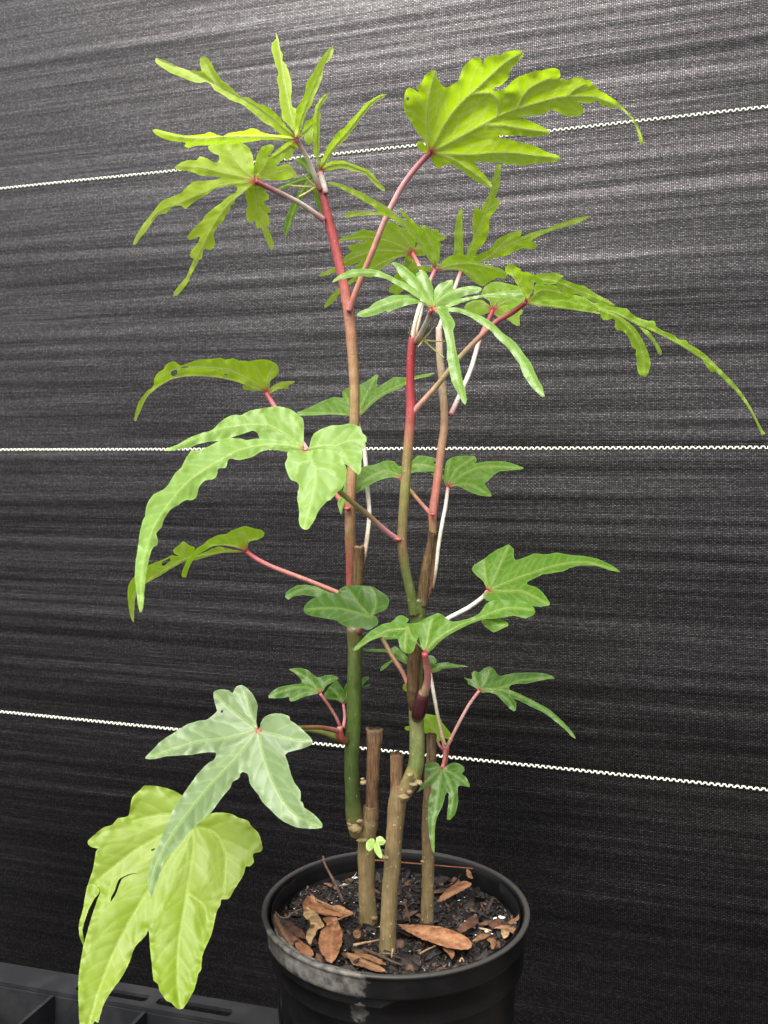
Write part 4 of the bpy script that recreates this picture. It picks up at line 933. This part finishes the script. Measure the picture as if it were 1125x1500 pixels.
# --- leaf right of the right shoot
leaf('green', (656, 714), .540, [
  (fr('P', '738,548 720,520 720,480 735,420 780,400 860,400 870,420 860,432 920,425 1000,425 1085,455 1040,465 980,470 950,485 920,515 905,525 935,570 938,585 880,580 830,560 790,540 760,537'),
   [fr('P', '738,545 800,490 900,450 1080,456'), fr('P', '738,543 780,460 865,405'), fr('P', '740,545 830,530 935,583'), fr('P', '736,543 735,480 750,420')]),
 ], -.25, .05, fold=.1, petiole=[(656, 714), (653, 740), (649, 760), (643, 795), (638, 835), (632, 862)], pcol=[PINK, WHITE, WHITE, CREAM, CREAM, TANR], pr=3.0, Zs=.494, sv=13)
# --- chewed leaf lower left
leaf('mid', (361, 808), .525, [
  (fr('O', '930,248 940,180 960,165 1010,155 1050,135 1060,105 1040,85 980,70 920,55 860,70 800,95 770,115 720,120 670,140 630,165 600,195 560,215 530,250 500,290 470,330 445,390 442,435 475,435 490,380 520,320 560,270 620,235 680,203 760,198 860,218 915,242'),
   [fr('O', '922,242 935,180 920,130 870,108'), fr('O', '920,244 860,215 760,196 660,205')], -3),
  (fr('O', '915,250 800,225 700,207 640,238 580,262 520,295 470,292 430,280 380,275 370,270 340,285 290,310 230,330 190,350 170,400 90,430 45,490 35,560 45,680 60,740 80,775 85,700 95,580 110,550 160,495 220,455 270,430 350,380 460,320 540,310 640,280 740,255 850,252'),
   [fr('O', '918,247 800,243 640,268 470,298 350,365 230,435 120,520 70,620 78,765')], 2),
  (fr('O', '480,305 430,280 390,262 375,235 410,205 455,170 490,195 540,215 525,255 500,290'), [fr('O', '475,300 450,240 455,175')], 4),
 ], .15, .05, fold=.08, petiole=[(361, 808), (376, 819), (400, 831), (445, 848), (490, 866), (510, 876)], pcol=[RED, ROSE, (.5, .2, .18), (.48, .2, .15), (.48, .19, .14)], pr=3.6, Zs=.518, holes=[fr('O', '290,350 300,320 325,308 350,295 360,310 330,335 310,352'), fr('O', '665,212 700,206 705,212 675,222')], veincol=(.5, .42, .18), heart=12)
# --- rounded leaf in front of the left stem
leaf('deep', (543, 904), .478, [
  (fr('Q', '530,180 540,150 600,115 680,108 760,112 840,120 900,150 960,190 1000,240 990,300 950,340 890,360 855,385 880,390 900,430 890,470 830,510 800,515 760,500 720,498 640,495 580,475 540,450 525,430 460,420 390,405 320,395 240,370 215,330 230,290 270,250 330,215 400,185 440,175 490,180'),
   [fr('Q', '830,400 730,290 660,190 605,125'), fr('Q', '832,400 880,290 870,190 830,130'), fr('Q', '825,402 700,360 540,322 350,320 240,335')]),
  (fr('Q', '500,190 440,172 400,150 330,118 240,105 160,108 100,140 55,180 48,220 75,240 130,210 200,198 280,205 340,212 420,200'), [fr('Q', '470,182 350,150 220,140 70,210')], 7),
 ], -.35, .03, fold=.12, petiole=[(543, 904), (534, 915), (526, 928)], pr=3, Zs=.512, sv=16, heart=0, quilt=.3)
# --- right leaf on a cream stalk
leaf('green', (714, 865), .500, [
  (fr('R', '573,212 555,170 530,150 510,125 520,105 560,80 600,50 640,30 660,22 682,40 682,70 690,85 740,70 765,58 810,62 860,55 920,65 980,70 1040,85 1100,115 1120,135 1080,128 1020,110 960,108 920,115 890,130 840,140 800,145 770,160 740,175 735,185 780,200 810,230 832,268 790,278 740,270 690,265 640,260 590,258 562,245 555,222'),
   [fr('R', '577,210 700,160 850,110 980,95 1110,130'), fr('R', '577,208 590,190 620,120 660,30'), fr('R', '578,212 650,215 720,215 825,268'), fr('R', '575,207 565,150 560,90')]),
 ], -.28, .03, fold=.12, droop=.3, petiole=[(714, 866), (708, 874), (688, 889), (658, 905), (620, 926)], pcol=[PINK, WHITE, WHITE, WHITE, CREAM], pr=3.3, Zs=.489, sv=11, heart=6)
# --- leaf folded over the middle stem
leaf('green', (623, 955), .456, [
  (fr('R', '318,468 300,440 290,400 280,430 265,465 240,470 215,450 205,410 190,405 130,405 80,425 40,455 20,460 30,440 60,410 90,380 140,350 180,340 200,320 220,312 250,330 240,345 280,345 320,325 370,305 400,320 430,340 500,325 540,305 570,265 610,250 680,250 740,260 770,290 765,310 730,325 680,315 620,325 560,330 500,350 440,380 390,410 350,450 325,470'),
   [fr('R', '320,464 370,410 450,360 540,325 650,285 760,290'), fr('R', '318,462 330,400 345,330'), fr('R', '316,460 260,400 245,360 235,460'), fr('R', '250,370 160,380 35,450')]),
  (fr('R', '550,335 600,326 650,338 660,355 630,370 600,382 565,360'), [fr('R', '555,338 655,356')], 5),
 ], -.22, .02, fold=.16, petiole=[(622, 957), (626, 980), (626, 1000), (621, 1017)], pcol=[RED, (.55, .2, .2), (.5, .24, .2), (.31, .24, .125)], pr=(4.6, 6.0), Zs=.4755, sv=14, heart=5, quilt=.3)
# a second bare stalk crossing behind it
leaf('green', (560, 934), .492, [
  (fr('S', '618,22 640,10 690,-8 700,18 660,24'), [fr('S', '618,20 690,4')]),
 ], -.1, 0, heart=0, petiole=[(560, 935), (575, 962), (590, 985), (601, 1010), (611, 1030)], pcol=[TAN, TAN, (.42, .2, .14), ROSE, ROSE], pr=3.6, Zs=.478)
# --- small leaf behind the middle stem on a pale stalk
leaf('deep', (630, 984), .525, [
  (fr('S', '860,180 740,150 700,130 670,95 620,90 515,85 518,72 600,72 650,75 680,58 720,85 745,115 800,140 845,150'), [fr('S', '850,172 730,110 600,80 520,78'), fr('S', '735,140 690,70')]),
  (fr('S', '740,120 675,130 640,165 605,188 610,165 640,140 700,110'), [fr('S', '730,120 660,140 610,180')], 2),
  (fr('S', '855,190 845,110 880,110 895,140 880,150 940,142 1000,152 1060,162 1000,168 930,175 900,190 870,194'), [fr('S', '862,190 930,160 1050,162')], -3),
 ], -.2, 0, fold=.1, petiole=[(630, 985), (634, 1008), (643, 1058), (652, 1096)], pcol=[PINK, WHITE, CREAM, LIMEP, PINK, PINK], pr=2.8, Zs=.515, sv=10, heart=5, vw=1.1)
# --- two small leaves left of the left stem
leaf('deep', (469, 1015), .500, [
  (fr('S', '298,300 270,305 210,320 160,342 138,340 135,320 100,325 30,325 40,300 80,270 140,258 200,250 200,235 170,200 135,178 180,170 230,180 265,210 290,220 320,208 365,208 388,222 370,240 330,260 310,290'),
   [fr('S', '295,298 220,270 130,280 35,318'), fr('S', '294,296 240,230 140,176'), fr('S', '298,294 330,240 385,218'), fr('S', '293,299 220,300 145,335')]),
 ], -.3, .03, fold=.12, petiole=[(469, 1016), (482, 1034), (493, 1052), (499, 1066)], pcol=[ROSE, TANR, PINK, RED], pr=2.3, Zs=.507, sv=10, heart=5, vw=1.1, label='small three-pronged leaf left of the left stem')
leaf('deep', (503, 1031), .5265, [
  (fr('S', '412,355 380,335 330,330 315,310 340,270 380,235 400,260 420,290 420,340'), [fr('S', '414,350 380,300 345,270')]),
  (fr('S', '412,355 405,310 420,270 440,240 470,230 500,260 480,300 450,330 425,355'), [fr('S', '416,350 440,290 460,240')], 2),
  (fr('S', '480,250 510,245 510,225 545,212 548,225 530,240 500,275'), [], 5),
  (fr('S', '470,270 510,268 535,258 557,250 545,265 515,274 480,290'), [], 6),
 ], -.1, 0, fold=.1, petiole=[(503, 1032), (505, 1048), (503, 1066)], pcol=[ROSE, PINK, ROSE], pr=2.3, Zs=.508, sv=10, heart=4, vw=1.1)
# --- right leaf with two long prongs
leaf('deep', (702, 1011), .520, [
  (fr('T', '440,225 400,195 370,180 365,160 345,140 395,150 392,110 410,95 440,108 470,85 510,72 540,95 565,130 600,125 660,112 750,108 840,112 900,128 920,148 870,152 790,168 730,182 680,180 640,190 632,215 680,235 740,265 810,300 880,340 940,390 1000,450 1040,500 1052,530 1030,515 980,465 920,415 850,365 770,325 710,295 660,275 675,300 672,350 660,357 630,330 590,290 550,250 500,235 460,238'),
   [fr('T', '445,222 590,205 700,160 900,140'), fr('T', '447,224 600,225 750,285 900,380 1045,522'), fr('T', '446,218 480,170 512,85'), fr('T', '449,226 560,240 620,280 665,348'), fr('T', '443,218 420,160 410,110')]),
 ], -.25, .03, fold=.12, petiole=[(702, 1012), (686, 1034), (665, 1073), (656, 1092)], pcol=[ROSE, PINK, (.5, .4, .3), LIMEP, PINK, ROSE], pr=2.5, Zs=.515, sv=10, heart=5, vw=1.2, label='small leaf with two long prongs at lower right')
# --- big pale five-lobed leaf
leaf('pale', (378, 1070), .440, [
  (fr('U', '695,312 690,300 685,270 688,220 692,170 670,120 640,80 600,55 570,60 552,85 548,102 520,85 470,80 435,95 435,135 450,190 455,205 420,240 390,258 340,265 270,290 200,335 130,380 70,440 30,485 80,490 150,475 230,468 300,465 360,455 420,450 448,455 440,490 400,515 370,545 330,590 280,660 240,720 190,800 150,890 110,990 75,1080 50,1170 48,1260 60,1320 80,1270 130,1130 150,1080 200,1030 250,970 300,910 350,860 420,800 480,720 530,660 545,625 585,600 590,575 605,565 635,580 650,640 690,690 720,740 760,780 810,830 860,865 920,890 1000,900 1070,895 1072,870 1040,830 990,790 965,775 960,750 945,735 945,680 910,630 890,580 870,510 855,465 870,450 930,435 990,415 1018,395 1005,365 960,320 920,285 885,262 880,240 830,222 770,225 730,245 710,280 706,305'),
   [fr('U', '690,328 560,490 400,660 200,920 90,1130 55,1305'), fr('U', '688,322 600,345 480,372 330,390 60,478'), fr('U', '698,330 720,450 780,620 850,750 930,830 1060,890'), fr('U', '690,315 600,250 500,170 445,110'), fr('U', '694,312 660,230 615,90'), fr('U', '705,325 800,350 900,375 1005,385')]),
 ], -.26, .03, fold=.13, cap=22, droop=-.2, petiole=[(380, 1071), (410, 1067), (440, 1066), (470, 1066), (497, 1071)], pcol=[RED, OLIVE, (.2, .14, .05), (.26, .12, .06), ROSE], pr=3.4, Zs=.507, wave=1.0, heart=5, sv=24, vw=1.4, veincol=(.42, .48, .16), holes=[fr('U', '475,205 490,200 488,215 478,218')], label='large pale grey-green five-lobed leaf',
 bumps=[(460, 1205, 4, 14), (395, 1040, 4, 15)])
# --- yellowing leaf at the lower left
leaf('yellow', (284, 1210), .482, [
  (fr('V', '690,275 720,240 760,210 820,195 900,200 950,225 1000,240 1020,270 1060,310 1075,350 1085,400 1070,420 1030,430 1035,480 1010,500 990,500 975,550 945,600 920,640 890,685 850,690 845,720 825,755 815,800 790,900 745,1000 735,1090 720,1110 700,1190 665,1260 630,1310 600,1310 565,1275 540,1265 500,1210 490,1170 465,1150 455,1050 445,960 440,880 435,860 420,895 360,960 330,1040 290,1120 220,1220 180,1290 150,1390 130,1380 110,1430 80,1460 50,1460 40,1300 38,1150 50,1050 70,940 110,800 150,680 165,640 140,612 92,615 120,520 140,410 150,400 110,390 90,360 130,320 180,280 230,265 260,230 320,215 330,180 345,110 390,65 410,42 480,45 550,60 600,80 640,110 680,150 700,200'),
   [fr('V', '690,270 692,400 660,620 612,900 598,1150 618,1300'), fr('V', '688,272 560,450 420,660 290,880 180,1130 85,1440'), fr('V', '685,268 500,330 330,430 120,600'), fr('V', '685,262 560,205 430,220 340,250'), fr('V', '695,270 810,310 870,420 868,600'), fr('V', '670,660 750,720 770,830')]),
  (fr('V', '160,640 125,690 100,740 75,810 62,860 72,945 66,950 45,900 42,830 65,740 90,610 130,605'), [], -1),
 ], -.20, .02, fold=-.10, cap=26, droop=-.1, petiole=[(284, 1206), (330, 1150), (390, 1095), (440, 1069), (475, 1073), (505, 1086)], pcol=[OLIVE, OLIVE, (.16, .17, .04), (.15, .17, .035), (.14, .16, .035)], pr=4.6, Zs=.512, wave=1.3, quilt=.25, heart=0, sv=26, vw=1.5, veincol=(.55, .62, .24),
 holes=[fr('V', '375,543 345,545 310,558 285,574 268,612 252,655 222,702 226,672 244,640 256,602 272,572 320,547 352,540'), fr('V', '448,408 470,398 475,402 456,414')], label='big yellowing torn leaf hanging at the lower left')
# --- small glossy leaf hanging in front of the right stem
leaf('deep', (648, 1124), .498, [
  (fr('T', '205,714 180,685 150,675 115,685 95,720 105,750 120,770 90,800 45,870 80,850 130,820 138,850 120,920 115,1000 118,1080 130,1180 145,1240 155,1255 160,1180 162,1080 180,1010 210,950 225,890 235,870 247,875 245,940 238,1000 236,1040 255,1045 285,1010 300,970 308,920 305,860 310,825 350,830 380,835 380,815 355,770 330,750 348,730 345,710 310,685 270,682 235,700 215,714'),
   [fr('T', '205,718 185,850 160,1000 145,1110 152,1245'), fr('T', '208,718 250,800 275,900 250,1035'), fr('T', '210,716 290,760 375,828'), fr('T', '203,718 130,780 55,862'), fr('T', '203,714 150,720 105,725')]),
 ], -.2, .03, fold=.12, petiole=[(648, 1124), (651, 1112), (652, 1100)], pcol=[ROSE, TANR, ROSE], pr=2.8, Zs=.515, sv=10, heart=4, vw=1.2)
# --- leaf behind the right stub
leaf('mid', (640, 1070), .535, [
  (fr('T', '85,378 150,378 190,390 210,430 250,480 275,520 270,545 230,525 170,550 130,500 85,485'), [fr('T', '180,540 140,450 110,390'), fr('T', '190,530 200,440')]),
 ], -.1, 0, heart=0, fold=.1, petiole=[(641, 1086), (645, 1094), (651, 1100)], pr=2, Zs=.5165)
leaf('mid', (598, 1066), .510, [(fr('S', '760,470 735,472 728,482 740,492 765,488'), []), (fr('S', '745,250 725,255 720,275 730,290 748,290'), [])], 0, 0, heart=0)
# --- tiny new sprout on the middle stem
leaf('sprout', (549, 1235), .474, [
  (fr('Y', '355,880 345,862 320,860 290,890 287,930 310,958 335,940 352,905'), [fr('Y', '352,885 310,940')], -2),
  (fr('Y', '360,880 365,855 395,842 420,860 438,880 425,905 395,912 372,895'), [fr('Y', '365,885 425,882')], -1),
  (fr('Y', '350,885 345,930 365,980 390,1005 405,1010 405,970 388,910 378,888'), [fr('Y', '362,890 400,1005')], -3),
 ], -.2, 0, heart=0, grid=2.0, fold=.2, quilt=.2, wave=.3, petiole=[(551, 1236), (556, 1248), (563, 1258)], pcol=[LIMEP, (.5, .55, .25), (.4, .34, .2)], pr=2.2, Zs=.478, label='tiny bright green sprout low on the middle stem')

# stipules and flower bud threads at the shoot tips
YEL = (.62, .60, .20)
def stipules(name, base, Z, tips, r=1.5, par=plant):
    gs = [tube_geo([(base[0], base[1], Z, r * 1.3, YEL), ((base[0] + x) / 2, (base[1] + y) / 2 + 1, Z - .004, r * 1.1, YEL), (x, y, Z - .008, r * .5, (.7, .7, .35))], 6, .02, 3, 3) for x, y in tips]
    link(name, col_mesh(name, join(*gs)), PET, par)
stipules('stipules', (462, 274), .514, [(444, 255), (420, 271), (438, 288)])
stipules('stipules', (620, 498), .482, [(636, 478), (651, 500), (651, 524), (612, 508)], 1.2)
stipules('stipules', (652, 1093), .510, [(660, 1081), (646, 1078)], 1.0)
stipules('stipules', (602, 494), .482, [(598, 486), (600, 482)], .8)

# ------------------------------------------------------------------ fallen leaves and twigs on the soil
def dead_mat(name, a, b, spots=.5):
    t = NT(name); co = t.n('NewGeometry').outputs['Position']
    n1 = t.noise(co, 130, 5, .65); n2 = t.noise(co, 420, 3, .6)
    ve = t.n('Attribute', attribute_name='vein').outputs['Fac']
    c = t.mix(t.ramp(n1, .36, .64), tuple(x * .62 for x in a), b); c = t.mix(t.math('MULTIPLY', t.ramp(n2, .56, .66), spots), c, (.04, .022, .014))
    c = t.mix(t.math('MULTIPLY', ve, .4), c, (.45, .27, .15))
    p = t.n('BsdfPrincipled', i_Base_Color=c, i_Normal=t.bump(t.math('ADD', n1, n2), .4, .001)); p.inputs['Roughness'].default_value = .55
    p.inputs['Specular IOR Level'].default_value = .3
    return t.done(p.outputs[0])
DM = [dead_mat('orange_brown_leaf', (.26, .105, .045), (.38, .18, .09)), dead_mat('brown_leaf', (.16, .075, .035), (.26, .13, .065)), dead_mat('dark_brown_leaf', (.055, .028, .018), (.13, .06, .035)), dead_mat('tan_leaf', (.26, .16, .075), (.38, .25, .12))]
def dead(mi, outline, vein, h0, curl, label, lift=(0, 0), name='fallen_leaf', bumpy=1.0, group='dry leaves lying on the potting soil'):
    o = resample(outline, 2.0, True); o = o + np.array([[noise.noise((p[0] * .3, p[1] * .3, h0)), noise.noise((p[0] * .3, p[1] * .3, h0 + 30))] for p in o]) * 1.3
    vl = [resample(vein, 3, False)] if vein is not None else []
    vs, fs = triangulate(o, [], 3.2, 3); A, B = polysegs(vl)
    d = seg_dist(vs, A, B) if len(A) else np.zeros(len(vs)); c = vs.mean(0)
    V = []
    for (x, y), dd in zip(vs, d):
        b0 = Pz(x, y, SOIL); z = SOIL + (h0 + curl * (dd / 10) ** 2 + lift[0] * (x - c[0]) / 10 + lift[1] * (y - c[1]) / 10 + 1.5 * bumpy * noise.noise((x * .06, y * .06, h0)) + .8 * bumpy * noise.noise((x * .16, y * .16, h0))) / 1000
        V.append(Pz(x, y, z))
    me = mesh(name, V, [tuple(int(i) for i in f) for f in fs])
    if sum(p.normal.z for p in me.polygons) < 0: me.flip_normals()
    attr(me, 'vein', np.clip(1.3 - d / 2, 0, 1) if len(A) else np.zeros(len(vs)))
    return tag(link(name, me, DM[mi]), label, 'dry leaf', group)
dead(0, fr('X', '100,572 115,582 300,588 400,597 470,610 530,628 600,660 650,695 672,735 655,765 610,773 560,770 480,755 400,730 300,695 230,660 160,620'), fr('X', '110,580 300,640 480,690 665,745'), 7, .5, 'long orange-brown dry leaf lying at the front right of the middle stem')
dead(0, fr('X', '410,412 430,380 460,345 510,300 570,268 620,258 665,272 660,295 620,320 570,345 520,372 470,398 430,415'), fr('X', '415,410 540,335 660,280'), 7, .4, 'smaller orange-brown dry leaf behind and right of the right stem', (0, -.6))
dead(0, fr('W', '325,420 345,390 385,362 410,365 420,395 440,420 520,440 600,440 650,465 705,500 660,510 600,522 540,520 480,512 440,495 400,490 360,478 328,465'), fr('W', '400,390 480,425 600,465 700,502'), 8, .9, 'pinkish orange folded dry leaf left of the left stem', (0, -.8))
dead(0, fr('W', '480,540 540,520 580,530 600,590 620,650 620,710 600,780 570,840 540,872 510,860 480,820 455,780 442,730 450,670 470,620 510,590'), fr('W', '570,540 540,680 540,865'), 8, .7, 'broad orange dry leaf with dark specks standing at the front left', (0, .2))
dead(0, fr('W', '265,710 300,702 340,730 380,755 402,790 400,822 370,825 330,810 290,780 270,750'), None, 6, 0, 'small orange leaf scrap against the front left of the rim')
dead(2, fr('W', '95,520 130,495 155,530 165,580 200,620 250,660 300,690 262,712 255,760 225,750 180,715 140,670 110,620 92,570'), fr('W', '120,510 160,610 240,740'), 8, .4, 'dark brown dry leaf pressed against the left rim', (-.5, 0))
dead(2, fr('W', '160,590 220,560 280,600 330,640 350,690 300,680 240,650 190,630'), None, 6, .2, 'curved dark brown leaf behind the crumpled tan leaf')
dead(1, fr('W', '648,795 700,800 750,810 800,830 860,870 920,905 945,930 900,940 840,925 780,905 720,890 690,870 665,830'), fr('W', '655,800 780,860 935,930'), 5, .3, 'brown dry leaf lying at the front edge below the middle stem')
dead(1, fr('W', '740,810 790,800 850,820 920,855 950,885 900,880 840,855 790,838'), None, 6, .2, 'reddish brown leaf sliver on top of the front brown leaf')
dead(3, fr('W', '335,475 360,455 400,480 430,500 470,560 485,595 455,615 430,630 420,660 395,700 385,740 360,710 350,680 355,640 375,610 380,570 350,540 330,510'), fr('W', '350,470 430,560 370,720'), 11, -.6, 'crumpled tan dry leaf on the pile at the left', (.6, 0), bumpy=3.5)
dead(1, fr('X', '675,710 700,680 740,655 790,640 820,645 800,668 765,690 720,702'), None, 6, .1, 'light brown leaf scrap beside the tip of the long leaf')
dead(1, fr('X', '840,610 880,592 940,588 985,600 1000,625 985,650 950,640 900,620'), fr('X', '845,610 920,602 990,625'), 6, .2, 'pale brown dry leaf near the right rim')
dead(1, fr('X', '940,575 960,550 1000,530 1028,500 1030,530 1005,560 970,582'), None, 7, .2, 'curled brown leaf standing at the right rim')
dead(1, fr('X', '765,665 800,680 840,690 855,720 840,760 820,770 805,720 780,695'), None, 5, .1, 'small pointed brown leaf at the front right')
dead(3, fr('X', '885,640 905,618 940,625 950,655 925,685 900,680'), None, 6, .2, 'round tan leaf scrap at the right')
dead(1, fr('X', '448,752 490,758 540,790 538,815 520,842 500,815 470,785'), None, 5, .1, 'brown leaf scrap under the long orange leaf')
dead(1, fr('X', '625,140 640,150 660,190 682,238 655,238 632,215'), None, 8, 0, 'brown leaf shard standing near the back rim', (0, -2))
dead(1, fr('W', '700,640 735,622 762,645 750,685 715,685'), None, 6, .2, 'small pinkish brown leaf scrap left of the middle stem')
dead(2, fr('X', '800,590 850,540 900,545 935,590 880,605 830,615'), None, 5, .1, 'dark reddish leaf near the right rim')
dead(2, fr('X', '560,620 620,560 680,520 720,545 700,590 640,620 590,650'), None, 6, .2, 'dark flat bark-coloured leaf right of the right stem')
def twig(pts, r, c, label, mat=STUB, h=(4, 4), lump=.2):
    n = len(pts); g = []; cen, rad, cl = [], [], []
    a = resample(pts, 3, False); m = len(a)
    for i, (x, y) in enumerate(a):
        t = i / (m - 1); z = SOIL + (h[0] + (h[1] - h[0]) * t + 1.0 * math.sin(math.pi * t)) / 1000
        cen.append(Pz(x, y, z)); rad.append(r / FPX * .5 * (1 - .35 * t)); cl.append(c)
    return tag(link('twig', col_mesh('twig', sweep(cen, rad, cl, 7, lump, r)), mat), label, 'twig', 'twigs and stalks on the soil')
twig(fr('W', '628,415 600,350 565,270 520,190 490,130 476,70'), 2.6, (.17, .11, .085), 'rough brown twig leaning upright near the back left rim', h=(4, 26))
twig(fr('X', '-160,100 -20,105 130,118 300,132 480,148 735,170'), 1.5, (.33, .13, .07), 'thin reddish stalk lying across the back of the pot', h=(8, 10), lump=.05)
twig(fr('W', '705,740 780,722 840,712 905,698'), 2.0, (.42, .29, .16), 'short straw-coloured stick left of the middle stem base', h=(6, 6))
twig(fr('W', '780,770 850,795 930,830 1000,865 1085,890'), 2.4, (.11, .075, .06), 'dark grey-brown twig at the front edge of the pot', h=(6, 5))
twig(fr('X', '280,805 330,775 405,742'), 1.4, (.38, .27, .16), 'thin tan stick just below the long orange leaf', h=(6, 6))
twig(fr('W', '120,490 160,530 210,530 260,490 320,465'), 1.1, (.26, .19, .12), 'thin curly dry stalk at the left of the leaf pile', h=(10, 12), lump=.05)
twig(fr('W', '420,395 500,430 600,470 708,503'), 1.3, (.50, .28, .16), 'pale leaf stalk on the pinkish folded leaf', h=(12, 9), lump=.05)
twig(fr('W', '708,503 640,525 560,560 500,590'), 1.4, (.45, .24, .14), 'orange stalk running under the pinkish folded leaf', h=(9, 9), lump=.05)
twig(fr('W', '600,298 640,290 675,283'), 1.6, (.45, .38, .28), 'short pale stick near the back left of the soil', h=(6, 6))
twig(fr('W', '700,250 715,220 730,195'), 1.3, (.5, .44, .36), 'short pale splinter behind the leaning twig', h=(6, 9))
twig(fr('X', '725,612 770,620 820,632'), 1.6, (.55, .42, .25), 'light straw bit at the right of the soil', h=(8, 8))
twig(fr('X', '165,395 185,480 210,575'), 2.0, (.13, .08, .06), 'brown splinter standing between the middle and right stems', h=(14, 5))
twig(fr('W', '1000,765 995,800 990,840'), 1.5, (.45, .34, .2), 'short straw stick standing before the middle stem', h=(9, 5))
twig(fr('W', '900,800 960,803 1028,806'), 1.5, (.2, .14, .1), 'thin brown stick lying across the foot of the middle stem', h=(6, 6))
twig(fr('X', '795,830 600,830 585,865 560,855') if False else fr('X', '580,865 595,832 612,862'), 1.2, (.5, .36, .2), 'bent straw bit at the front right edge', h=(6, 6))
twig(fr('X', '420,300 490,300 540,270 590,210'), 2.0, (.045, .032, .026), 'black bent twig behind the right stem', h=(6, 14))
